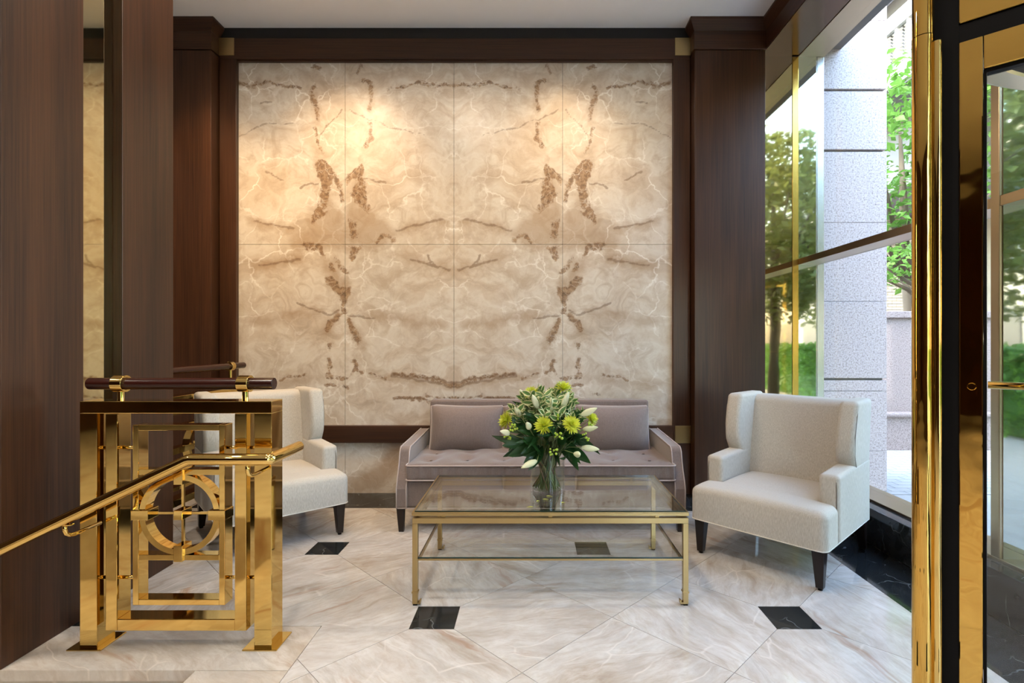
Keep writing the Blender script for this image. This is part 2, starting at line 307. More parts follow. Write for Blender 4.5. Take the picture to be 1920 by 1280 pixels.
# ------------------------------------------------------------------ geometry helpers
def lerp(a, b, t): return a+(b-a)*t
class MB:
    def __init__(s): s.v = []; s.f = []
    def add(s, vs_, fs):
        k = len(s.v); s.v += [tuple(p) for p in vs_]; s.f += [tuple(i+k for i in f) for f in fs]; return s
    def box(s, x0, x1, y0, y1, z0, z1):
        return s.add([(x0,y0,z0),(x1,y0,z0),(x1,y1,z0),(x0,y1,z0),(x0,y0,z1),(x1,y0,z1),(x1,y1,z1),(x0,y1,z1)],
                     [(0,3,2,1),(4,5,6,7),(0,1,5,4),(1,2,6,5),(2,3,7,6),(3,0,4,7)])
    def prism(s, poly, axis, a, b):
        n = len(poly)
        def pt(u, w, t): return {0: (t, u, w), 1: (u, t, w), 2: (u, w, t)}[axis]
        ar = sum(poly[i][0]*poly[(i+1)%n][1]-poly[(i+1)%n][0]*poly[i][1] for i in range(n))
        pl = poly if (ar > 0) != (axis == 1) else poly[::-1]
        vs_ = [pt(u, w, a) for u, w in pl]+[pt(u, w, b) for u, w in pl]
        fs = [tuple(range(n))[::-1], tuple(range(n, 2*n))]+[(i, (i+1)%n, n+(i+1)%n, n+i) for i in range(n)]
        return s.add(vs_, fs)
    def tube(s, pts, r, n=8, closed=False):
        P = [Vector(p) for p in pts]; m = len(P); rr = r if isinstance(r, (list, tuple)) else [r]*m
        vs_ = []; up = None
        for i, p in enumerate(P):
            a = P[(i-1) % m] if (closed or i > 0) else p
            b = P[(i+1) % m] if (closed or i < m-1) else p
            t = (b-a).normalized()
            if up is None:
                up = Vector((0, 0, 1)) if abs(t.z) < 0.9 else Vector((1, 0, 0))
            x = t.cross(up)
            if x.length < 1e-6: x = t.cross(Vector((1, 0.3, 0.2)))
            x.normalize(); y = x.cross(t).normalized(); up = y
            # keep width on bends
            for k in range(n):
                a_ = 2*math.pi*k/n
                vs_.append(p+(x*math.cos(a_)+y*math.sin(a_))*rr[i])
        fs = []
        for i in range(m if closed else m-1):
            j = (i+1) % m
            for k in range(n):
                l = (k+1) % n
                fs.append((i*n+k, i*n+l, j*n+l, j*n+k))
        if not closed:
            fs.append(tuple(range(n))[::-1]); fs.append(tuple((m-1)*n+k for k in range(n)))
        return s.add(vs_, fs)
    def cyl(s, p0, p1, r, n=16, r1=None):
        return s.tube([p0, p1], [r, r if r1 is None else r1], n)
    def lathe(s, prof, n=32, c=(0, 0, 0), cap=True):
        m = len(prof); vs_ = []
        for r, z in prof:
            for k in range(n):
                a = 2*math.pi*k/n; vs_.append((c[0]+r*math.cos(a), c[1]+r*math.sin(a), c[2]+z))
        fs = [(i*n+k, i*n+(k+1)%n, (i+1)*n+(k+1)%n, (i+1)*n+k) for i in range(m-1) for k in range(n)]
        if cap: fs += [tuple(range(n))[::-1], tuple((m-1)*n+k for k in range(n))]
        return s.add(vs_, fs)
    def rbox(s, c, size, r, nin=(6, 6, 6), k=3, fn=None, flat=False):
        hx, hy, hz = size[0]/2, size[1]/2, size[2]/2
        def axis(h, n):
            rr = min(r, h*0.999); inner = h-rr
            e = [h-rr+rr*math.tan(i/k*math.pi/4) for i in range(1, k+1)]
            mid = [lerp(-inner, inner, i/n) for i in range(n+1)] if inner > 1e-5 else [0.0]
            return [-x for x in e[::-1]]+mid+e
        ax = [axis(hx, nin[0]), axis(hy, nin[1]), axis(hz, nin[2])]; H = (hx, hy, hz)
        idx = {}; vs_ = []; fs = []
        def vid(p):
            key = tuple(round(q, 6) for q in p)
            if key not in idx:
                q = [max(-(H[i]-min(r, H[i]*0.999)), min(H[i]-min(r, H[i]*0.999), p[i])) for i in range(3)]
                if flat: q[2] = max(-H[2], min(H[2]-min(r, H[2]*0.999), p[2]))
                d = Vector([p[i]-q[i] for i in range(3)])
                if d.length > 1e-9: d = d.normalized()*min(r, min(H))
                w = Vector(q)+d
                if fn: w = Vector(fn(w.x, w.y, w.z))
                idx[key] = len(vs_); vs_.append((c[0]+w.x, c[1]+w.y, c[2]+w.z))
            return idx[key]
        for a in range(3):
            b, d = (a+1) % 3, (a+2) % 3
            for sgn in (-1, 1):
                for i in range(len(ax[b])-1):
                    for j in range(len(ax[d])-1):
                        quad = []
                        for (u, w) in ((i, j), (i+1, j), (i+1, j+1), (i, j+1)):
                            p = [0, 0, 0]; p[a] = sgn*H[a]; p[b] = ax[b][u]; p[d] = ax[d][w]; quad.append(vid(p))
                        fs.append(tuple(quad if sgn > 0 else quad[::-1]))
        return s.add(vs_, fs)
    def mesh(s, name, mat, smooth=False):
        me = bpy.data.meshes.new(name); me.from_pydata(s.v, [], s.f); me.update()
        if mat: me.materials.append(MATS[mat] if isinstance(mat, str) else mat)
        if smooth:
            me.shade_smooth()
            if smooth is not True: me.set_sharp_from_angle(angle=R(smooth))
        return me
    def build(s, name, mat, parent=None, smooth=False, bevel=0.0, seg=2, local=False):
        return link(name, s.mesh(name, mat, smooth), parent, bevel, seg, local)
def link(name, me, parent=None, bevel=0.0, seg=2, local=False, loc=None, rot=None):
    o = bpy.data.objects.new(name, me); col.objects.link(o)
    if parent is not None:
        o.parent = parent
        if not local: o.matrix_parent_inverse = PINV[parent.name]
    if loc is not None: o.location = loc
    if rot is not None: o.rotation_euler = rot
    if bevel:
        b = o.modifiers.new('bevel', 'BEVEL'); b.width = bevel; b.segments = seg; b.limit_method = 'ANGLE'; b.angle_limit = R(35)
        b.harden_normals = False
    PINV[o.name] = Matrix.Identity(4)
    return o
PINV = {}
def empty(name, loc=(0, 0, 0), rz=0.0):
    o = bpy.data.objects.new(name, None); col.objects.link(o); o.empty_display_size = 0.1
    o.location = loc; o.rotation_euler = (0, 0, rz)
    PINV[o.name] = (Matrix.Translation(loc) @ Matrix.Rotation(rz, 4, 'Z')).inverted()
    return o
def tag(o, label, cat, group=None, kind=None):
    if label: o['label'] = label
    if cat: o['category'] = cat
    if group: o['group'] = group
    if kind: o['kind'] = kind
    return o
def thing(name, label, cat, loc=(0, 0, 0), rz=0.0, group=None): return tag(empty(name, loc, rz), label, cat, group)
def struct(o, label=None): o['kind'] = 'structure'; (o.__setitem__('label', label) if label else None); return o
def box(name, x0, x1, y0, y1, z0, z1, mat, parent=None, bevel=0.0, local=False, seg=2):
    return MB().box(x0, x1, y0, y1, z0, z1).build(name, mat, parent, False, bevel, seg, local)
def copy_tree(o, parent=None):
    c = o.copy(); col.objects.link(c)
    if parent is not None: c.parent = parent
    PINV[c.name] = PINV[o.name].copy()
    for ch in o.children: copy_tree(ch, c)
    return c

# ================================================================== THE SETTING
YB = 4.54            # plane of the marble wall
XP = -2.11           # face of the wood pier on the left
XW = 2.28; XG = 2.44 # window frame, glass
ZC = 4.0

# ------------------------------------------------------------------ floor
fl = MB()
fl.box(-6.5, 2.2, 2.1, 4.7, -0.12, -0.004); fl.box(-1.32, 2.2, -5, 2.1, -0.12, -0.004)
fl.box(-4.2, -1.32, -5, 0.55, -0.12, -0.004); fl.box(-6.5, -4.2, -5, 2.1, -0.12, -0.004)
floor = struct(fl.build('floor', 'grout'), 'polished marble floor with diagonal tiles and black inlay squares')
def clip_half(poly, nx, ny, d):
    out = []
    for i in range(len(poly)):
        a, b = poly[i], poly[(i+1) % len(poly)]
        da, db = nx*a[0]+ny*a[1]-d, nx*b[0]+ny*b[1]-d
        if da <= 0: out.append(a)
        if (da < 0 < db) or (db < 0 < da):
            t = da/(da-db); out.append((lerp(a[0], b[0], t), lerp(a[1], b[1], t)))
    return out
def area(p): return abs(sum(p[i][0]*p[(i+1)%len(p)][1]-p[(i+1)%len(p)][0]*p[i][1] for i in range(len(p))))/2
def clip_rect(p, x0, x1, y0, y1):
    for h in ((-1, 0, -x0), (1, 0, x1), (0, -1, -y0), (0, 1, y1)):
        if len(p) < 3: return []
        p = clip_half(p, *h)
    return p if len(p) >= 3 and area(p) > 2e-4 else []
TILES = {}
def lay(name, poly, mat, zt=0.0, th=0.004):
    cx = sum(p[0] for p in poly)/len(poly); cy = sum(p[1] for p in poly)/len(poly)
    loc_ = [(p[0]-cx, p[1]-cy) for p in poly]
    key = (mat, zt, th, tuple(sorted((round(a, 3), round(b, 3)) for a, b in loc_)))
    if key not in TILES: TILES[key] = MB().prism(loc_, 2, zt-th, zt).mesh(name, mat)
    return link(name, TILES[key], floor, local=True, loc=(cx, cy, 0))
TX0, TY0, HALF = -0.458, 2.487, 0.418       # a dot centre, half of the tile diagonal
G = 0.0013; DOT = 0.102
R0 = (-2.72, 1.823, -1.4, 4.128)            # field of diagonal tiles
LX, LY = -0.967, 2.41                       # corner of the stair landing border
def pieces(poly):
    """cut the stair landing out of a polygon"""
    p = clip_rect(poly, *R0)
    if not p: return []
    res = []
    a = clip_half(p, 0, -1, -(LY+G))            # beyond the landing
    if len(a) >= 3 and area(a) > 2e-4: res.append(a)
    b = clip_half(clip_half(p, 0, 1, LY+G), -1, 0, -(LX+G)) if len(p) >= 3 else []
    if len(b) >= 3 and area(b) > 2e-4: res.append(b)
    if len(res) == 2:  # piece wraps the corner: keep it whole when convex
        full = clip_half(p, -1, 0, -(LX+G))
        if abs(area(full)-area(p)) < 1e-6: return [p]
    return res
for i in range(-14, 15):
    for j in range(-14, 15):
        if (i+j) % 2: continue
        # tile centres lie on the half lattice between vertices
        cx, cy = TX0+HALF*(i+1), TY0+HALF*j
        dia = [(cx+HALF-G*1.4, cy), (cx, cy+HALF-G*1.4), (cx-HALF+G*1.4, cy), (cx, cy-HALF+G*1.4)]
        # cut the corners that carry a black square
        for (vx, vy) in ((cx+HALF, cy), (cx-HALF, cy), (cx, cy+HALF), (cx, cy-HALF)):
            a = round((vx-TX0)/HALF); b = round((vy-TY0)/HALF)
            if (a+b) % 2 == 0 and b % 2 == 0 and (a-b) % 4 == 0:
                nx, ny = (vx-cx)/HALF, (vy-cy)/HALF
                dia = clip_half(dia, nx, ny, nx*vx+ny*vy-DOT-G)
        for p in pieces(dia): lay('floor_tile', p, 'marble_floor')
for a in range(-10, 11):
    for b in range(-12, 8):
        if (a+b) % 2 == 0 and b % 2 == 0 and (a-b) % 4 == 0:
            cx, cy = TX0+a*HALF, TY0+b*HALF
            q = [(cx-DOT, cy-DOT), (cx+DOT, cy-DOT), (cx+DOT, cy+DOT), (cx-DOT, cy+DOT)]
            for p in pieces(q): lay('inlay_tile', p, 'marble_black')
# black border along the window and the marble wall
yy = [4.128, 3.35, 2.57, 1.79, 1.01, 0.2, -0.6, -1.4]
for a, b in zip(yy, yy[1:]): lay('border_tile', [(1.825, b+G), (2.18, b+G), (2.18, a-G), (1.825, a-G)], 'marble_black')
xx = [-2.7, -1.9, -1.1, -0.3, 0.5, 1.3, 2.18]
for a, b in zip(xx, xx[1:]): lay('border_tile', [(a+G, 4.130), (b-G, 4.130), (b-G, YB), (a+G, YB)], 'marble_black')
# stair landing slabs
lay('landing_slab', [(-2.12, 2.084), (LX-G, 2.084), (LX-G, LY-G), (-2.12, LY-G)], 'marble_landing', 0.0, 0.043)
for y0, y1 in ((1.30, 2.0815), (0.50, 1.2975), (-0.3, 0.4975)):
    lay('landing_slab', [(-1.335, y0), (LX-G, y0), (LX-G, y1), (-1.335, y1)], 'marble_landing', 0.0, 0.043)
# the rest of the lobby floor, out of sight
def slab(x0, x1, y0, y1): lay('floor_slab', [(x0, y0), (x1, y0), (x1, y1), (x0, y1)], 'marble_floor')
slab(-6.5, -2.723, 2.1, 4.54); slab(-6.5, -4.2, -5, 2.1); slab(-4.2, 2.18, -5, -1.403); slab(-4.2, -1.323, -1.403, 0.55)
slab(-2.72, -2.123, 2.1, 2.41)

# ------------------------------------------------------------------ stair going down on the left
st = thing('staircase', 'cream marble stair going down beside the brass railing', 'stairs', (-1.33, 1.3, -0.05))
for k in range(3):
    x1 = -1.338-0.31*k
    box('step', (x1-0.31) if k < 2 else -4.2, x1, 0.56, 2.080, -0.62, -0.155*(k+1), 'marble_landing', st)
box('side_wall', -4.2, -1.338, 2.088, 2.098, -0.64, -0.0455, 'marble_landing', st)
box('side_wall', -4.2, -1.338, 0.545, 0.556, -0.64, -0.005, 'marble_landing', st)
# ------------------------------------------------------------------ ceiling and hidden walls of the lobby
ceiling = struct(box('ceiling', -6.5, 1.95, -5, YB+0.1, ZC, ZC+0.1, 'paint_ceiling'), 'plain white ceiling')
wall_front = struct(box('wall_front', -6.5, 2.2, -5.1, -5.0, -0.1, 4.0, 'wood_v'))
wall_side = struct(box('wall_left_far', -6.6, -6.5, -5, 4.7, -1.5, 4.0, 'wood_v'))

# ------------------------------------------------------------------ marble wall at the back
wall_back = struct(box('wall_back', -6.5, 2.5, YB+0.012, YB+0.25, -0.1, 4.1, 'black_gap'), 'book-matched cream marble wall in a dark wood frame')
STROKES_DARK = [
 ([(446,157),(475,162)],3.0),([(477,155),(499,156)],2.0),([(506,155),(532,159),(560,165)],1.3),
 ([(591,161),(584,176),(589,197)],3.6),([(590,205),(596,224)],3.0),([(590,241),(593,252),(597,272),(606,287)],2.6),
 ([(684,150),(695,154),(694,182),(692,207)],3.0),([(693,232),(692,259),(683,276)],3.0),
 ([(727,168),(786,156)],1.2),([(790,156),(816,157)],2.0),([(821,161),(834,157)],2.8),([(840,159),(851,159)],1.6),
 ([(641,355),(642,375)],2.0),([(703,455),(722,440),(737,452)],2.5),
 ([(595,461),(606,478)],4.0),([(626,485),(638,498),(651,511)],2.0),([(618,496),(624,506)],3.5),
 ([(664,693),(655,708)],1.2),([(668,693),(680,703)],1.2),([(630,706),(648,711)],1.8),
 ([(525,713),(548,706),(571,702)],1.6),([(694,700),(724,709)],1.2),([(735,700),(790,707),(851,720)],2.4),
 ([(740,744),(803,752)],1.8),([(803,741),(851,748)],1.6),([(576,740),(597,736)],1.4),([(610,722),(650,726)],1.4),
 ([(588,126),(600,130)],2.2),([(676,118),(672,135)],1.4)]
BLOTS = [
 [(594,304),(606,300),(618,312),(628,320),(638,338),(641,352),(634,352),(624,338),(621,345),(618,362),(615,378),(610,392),(602,392),(599,372),(602,352),(597,330)],
 [(596,378),(601,388),(603,398),(612,398),(603,404),(592,412),(588,424),(585,418),(588,400),(593,386)],
 [(676,305),(682,318),(680,336),(684,350),(688,372),(694,388),(690,398),(680,390),(668,382),(660,372),(662,358),(668,344),(664,332),(652,344),(650,334),(664,316)],
 [(565,458),(592,458),(600,466),(586,473),(578,468)],
 [(654,412),(664,418),(668,440),(662,446),(655,430)], [(660,462),(676,460),(670,478),(660,490),(655,482)],
 [(612,524),(622,520),(630,528),(640,538),(656,540),(652,560),(648,572),(650,586),(640,586),(642,572),(636,556),(626,544),(616,536)],
 [(634,584),(640,588),(626,606),(614,622),(609,616),(618,600)], [(652,594),(660,600),(668,620),(678,640),(670,648),(660,630),(652,610)],
 [(614,641),(624,645),(617,658)], [(615,668),(623,672),(620,700),(632,708),(614,708),(612,698)], [(660,670),(666,672),(669,690),(663,692)]]
TANBLOT = [[(557,455),(576,436),(606,420),(630,416),(648,424),(648,457)], [(592,395),(612,385),(640,410),(610,425),(585,430)], [(655,395),(690,400),(735,440),(700,455),(660,450)]]
def poly_field(px, py, polys):
    best = np.full(px.shape, -20.0)
    for pl in polys:
        d = np.full(px.shape, 1e9); ins = np.zeros(px.shape, bool); n = len(pl)
        for k in range(n):
            (ax, ay), (bx, by) = pl[k], pl[(k+1) % n]
            dx, dy = bx-ax, by-ay
            t = np.clip(((px-ax)*dx+(py-ay)*dy)/(dx*dx+dy*dy+1e-9), 0, 1)
            d = np.minimum(d, np.hypot(px-(ax+t*dx), py-(ay+t*dy)))
            if dy != 0:
                c = ((ay > py) != (by > py)) & (px < (bx-ax)*(py-ay)/(by-ay)+ax); ins ^= c
        best = np.maximum(best, np.where(ins, d, -d))
    return np.maximum(best, -20.0)
STROKES_TAN = [([(580,450),(612,436),(642,432)],14),([(600,310),(612,360)],10),([(672,330),(676,385)],10),([(632,584),(610,622)],7),([(656,600),(678,645)],7),
 ([(620,500),(640,540)],14),([(590,395),(610,420)],10),([(655,470),(668,440)],8),([(470,604),(560,590),(600,585)],9),([(700,590),(760,600),(830,610)],8),
 ([(470,417),(548,430)],8),([(740,434),(840,414)],7),([(480,500),(560,488)],10),([(740,478),(845,505)],9),([(588,180),(595,225)],5),([(694,160),(692,205)],5),
 ([(470,720),(530,715),(590,710)],7),([(700,706),(850,722)],7)]
STROKES_LINE = [([(477,415),(549,428)],1.4),([(742,432),(834,412)],1.4),([(486,498),(562,487)],1.4),([(768,487),(842,504)],1.4),([(803,478),(806,488),(820,500)],1.6),
 ([(558,566),(585,580),(615,590),(636,580)],1.4),([(652,590),(702,596)],1.4),([(497,324),(534,335)],1.2),([(560,353),(570,347),(593,346)],1.6),([(681,337),(700,337),(724,344)],1.5),
 ([(600,250),(640,208)],0.8),([(655,205),(700,228),(800,255)],0.8),([(490,193),(510,193)],1.0),([(735,700),(851,716)],1.5),([(735,704),(851,724)],1.5),([(740,746),(851,752)],1.4),
 ([(445,260),(500,230),(560,232)],0.6)]
PX = np.array
def field(px, py, strokes):
    best = np.full(px.shape, -20.0)
    for si, (pts, w0) in enumerate(strokes):
        w = w0+1.0
        for (ax, ay), (bx, by) in zip(pts, pts[1:]):
            dx, dy = bx-ax, by-ay; L2 = dx*dx+dy*dy+1e-9
            t = np.clip(((px-ax)*dx+(py-ay)*dy)/L2, 0, 1)
            d = np.hypot(px-(ax+t*dx), py-(ay+t*dy))
            best = np.maximum(best, w-d)
    return best
def marble_panel(x0, x1, z0, z1, step, lower=False):
    nx = max(2, int(round((x1-x0)/step))); nz_ = max(2, int(round((z1-z0)/step)))
    X, Z = np.meshgrid(np.linspace(x0, x1, nx+1), np.linspace(z0, z1, nz_+1))
    n = X.size; x = X.ravel(); z = Z.ravel()
    verts = [(a, YB, b) for a, b in zip(x, z)]
    W = nx+1
    faces = [(j*W+i, j*W+i+1, (j+1)*W+i+1, (j+1)*W+i) for j in range(nz_) for i in range(nx)]
    # thickness: side faces
    ring = [i for i in range(W)]+[j*W+nx for j in range(1, nz_+1)]+[nz_*W+i for i in range(nx-1, -1, -1)]+[j*W for j in range(nz_-1, 0, -1)]
    base = len(verts); verts += [(verts[i][0], YB+0.012, verts[i][2]) for i in ring]
    m_ = len(ring)
    faces += [(ring[(k+1) % m_], ring[k], base+k, base+(k+1) % m_) for k in range(m_)]
    me = bpy.data.meshes.new('marble_panel'); me.from_pydata(verts, [], faces); me.update()
    me.materials.append(MATS['marble_wall'])
    allx = np.array([v[0] for v in verts]); allz = np.array([v[2] for v in verts])
    px = 998+217.0*allx; py = 642-217.0*(allz-1.3)
    fx = np.where(px > 851, 1702-px, px)
    fx0 = fx
    nv = [mnoise.noise_vector(Vector((a*0.035, b*0.035, 3.1)))*4.5+mnoise.noise_vector(Vector((a*0.11, b*0.11, 9.7)))*2.4 for a, b in zip(fx, py)]
    wx = np.array([q_[0] for q_ in nv]); wy = np.array([q_[1] for q_ in nv])
    fx = fx+wx; py = py+wy
    for nm, st_ in (('dark', STROKES_DARK), ('tan', STROKES_TAN), ('line', STROKES_LINE)):
        at = me.attributes.new(nm, 'FLOAT', 'POINT')
        val = np.full(allx.shape, -20.0) if lower else field(fx, py, st_)
        if lower and nm == 'tan': val = field(px, py, [([(750,845),(715,890),(660,915)], 20)])
        if not lower and nm == 'dark': val = np.maximum(val, 0.8+poly_field(fx, py, BLOTS))
        if not lower and nm == 'tan': val = np.maximum(val, 12+poly_field(fx, py, TANBLOT))
        if nm == 'tan': val = np.maximum(val, -20)
        at.data.foreach_set('value', val.astype(np.float32))
    uvl = me.uv_layers.new(name='fold'); co = np.zeros(len(me.loops)*2, np.float32)
    vi = np.zeros(len(me.loops), np.int32); me.loops.foreach_get('vertex_index', vi)
    co[0::2] = ((851-fx0)/217.0)[vi] + (7.3 if lower else 0); co[1::2] = allz[vi]
    uvl.data.foreach_set('uv', co)
    return link('marble_panel', me, wall_back)
JX = [-2.70, (647-998)/217.0, (851-998)/217.0, (1055-998)/217.0, 1.38]
JZ = [0.52, 2.148, 3.80]
for i in range(4):
    for j in range(2): marble_panel(JX[i]+0.0015, JX[i+1]-0.0015, JZ[j]+0.0015, JZ[j+1]-0.0015, 0.0135)
    marble_panel(JX[i]+0.0015, JX[i+1]-0.0015, 0.0, 0.515, 0.02, True)
FY = 4.50
box('frame_board', -2.68, 1.352, FY, YB+0.012, 3.728, 3.905, 'wood_h', wall_back, 0.003)
box('frame_lip', -2.535, 1.206, FY+0.012, YB+0.01, 3.715, 3.728, 'wood_h', wall_back)
box('frame_board', -2.535, 1.206, FY, YB+0.012, 0.441, 0.587, 'wood_h', wall_back, 0.003)
box('frame_board', -2.68, -2.537, FY, YB+0.012, 0.0, 3.727, 'wood_v', wall_back, 0.003)
box('frame_board', 1.207, 1.352, FY, YB+0.012, 0.0, 3.727, 'wood_v', wall_back, 0.003)
for x0, x1 in ((-2.684, -2.553), (1.222, 1.356)):
    for z0, z1 in ((3.757, 3.908), (0.438, 0.588)):
        tag(box('corner_block', x0, x1, FY-0.006, YB, z0, z1, 'brass_satin', wall_back, 0.003), 'square satin brass corner block on the frame', None)

# ------------------------------------------------------------------ wood pilasters with a crown
def pilaster(name, label, x0, x1):
    root = struct(empty(name, (x0, 4.4, 0)), label)
    box('shaft', x0, x1, 4.40, YB+0.012, 0.0, 3.748, 'wood_v', root, 0.003)
    box('crown_board', x0-0.008, x1+0.008, 4.388, YB+0.012, 3.752, 3.905, 'wood_h', root, 0.003)
    e = 0.04
    cm = MB(); a0, a1, b = x0-0.008, x1+0.008, 4.388
    cm.add([(a0, b, 3.905), (a1, b, 3.905), (a1, YB, 3.905), (a0, YB, 3.905), (a0-e, b-e, 3.98), (a1+e, b-e, 3.98), (a1+e, YB, 3.98), (a0-e, YB, 3.98)],
           [(0,3,2,1),(4,5,6,7),(0,1,5,4),(1,2,6,5),(2,3,7,6),(3,0,4,7)])
    cm.box(a0-e, a1+e, b-e, YB, 3.98, 4.0)
    cm.build('crown_moulding', 'wood_h', root)
    return root
pilaster('trim_1', 'dark wood pilaster left of the marble wall', -3.30, -2.69)
pilaster('trim_2', 'dark wood pilaster right of the marble wall, greyed by window light', 1.36, 1.952)
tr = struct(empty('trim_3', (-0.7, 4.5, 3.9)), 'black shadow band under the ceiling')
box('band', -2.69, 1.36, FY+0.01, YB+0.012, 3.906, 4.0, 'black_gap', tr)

# ------------------------------------------------------------------ wood pier on the left with an inset mirror
wl = struct(empty('wall_left', (-2.3, 2.6, 0)), 'dark wood pier with a narrow gold mirror inset')
box('core', -2.75, -2.165, 2.09, 3.085, 0.0, 4.0, 'wood_v', wl)
box('wood_panel', -2.165, XP, 2.085, 2.471, 0.0, 4.0, 'wood_v', wl, 0.003)
box('wood_panel', -2.165, XP, 2.703, 3.088, 0.0, 4.0, 'wood_v', wl, 0.003)
mo = box('mirror', -2.166, -2.158, 2.473, 2.701, 0.0, 4.0, 'mirror_gold', wl)
tag(mo, 'narrow gold mirror reflecting the marble', None)

# ------------------------------------------------------------------ window wall on the right
win = struct(empty('window_1', (XW, 3.0, 0)), 'tall bronze framed window wall beside the armchair')
ZS, ZH = 0.246, 3.746
def base_run(y0, y1):
    box('stone_base', 2.18, 2.30, y0, y1, 0.0, 0.232, 'marble_black', win, 0.004)
    box('sill', XW, XG+0.06, y0, y1, 0.10, ZS, 'bronze_frame', win, 0.003)
    box('head', XW, XG+0.06, y0, y1, ZH, ZH+0.12, 'bronze_frame', win)
    box('transom', XW, XG+0.02, y0, y1, 1.966, 2.017, 'bronze_frame', win, 0.002)
base_run(1.93, 4.5); base_run(-5.0, 0.0)
box('head', XW, XG+0.06, 0.0, 1.93, 2.62, 3.86, 'bronze_frame', win)
def pane(y0, y1, z0, z1):
    box('pane', XG-0.004, XG+0.004, y0, y1, z0, z1, 'glass_window', win)
bays = [(4.5, 2.61), (2.56, 1.97), (-0.04, -1.6), (-1.65, -3.3), (-3.35, -5.0)]
for a, b in bays:
    pane(b, a, ZS, 1.966); pane(b, a, 2.017, ZH)
for y0, y1 in ((2.56, 2.61), (1.92, 1.97), (-0.04, 0.01), (-1.65, -1.6), (-3.35, -3.3)):
    box('mullion', XW-0.004, XG+0.03, y0, y1, ZS, ZH, 'bronze_frame', win, 0.003)
    box('reveal', XW+0.012, XG-0.006, y0-0.004, y0, ZS, 1.966, 'mirror_smoke', win); box('reveal', XW+0.012, XG-0.006, y0-0.004, y0, 2.017, ZH, 'mirror_smoke', win)
box('corner_mullion', 2.225, XW, 4.495, 4.55, 0.0, ZH, 'brass_mullion', win, 0.004)
box('jamb', XW+0.001, XG-0.01, 4.5, 4.55, ZS, ZH, 'mirror_smoke', win)
box('jamb_frame', XG-0.012, XG+0.06, 4.5, 4.585, 0.0, ZH, 'steel', win, 0.004)
struct(box('wall_right_return', 1.95, 2.224, 4.5, 4.6, 0.0, 3.758, 'mirror_bronze'), 'bronze mirror panel between pilaster and window')
# bulkhead over the window: crown, fascia, soffit
bk = struct(empty('trim_4', (2.0, 3, 3.76)), 'dark wood bulkhead and crown over the window')
bm_ = MB(); bm_.prism([(1.955, 3.758), (1.955, 3.90), (1.915, 3.98), (1.915, 4.0), (2.29, 4.0), (2.29, 3.758)], 1, -5.0, 4.5)
bm_.build('fascia', 'wood_y', bk)
box('soffit', 1.96, XW, -5.0, 4.5, 3.752, 3.760, 'soffit_bronze', bk)
struct(box('wall_right_upper', XW, 2.7, -5, 4.6, 3.866, 4.1, 'concrete_grey'))

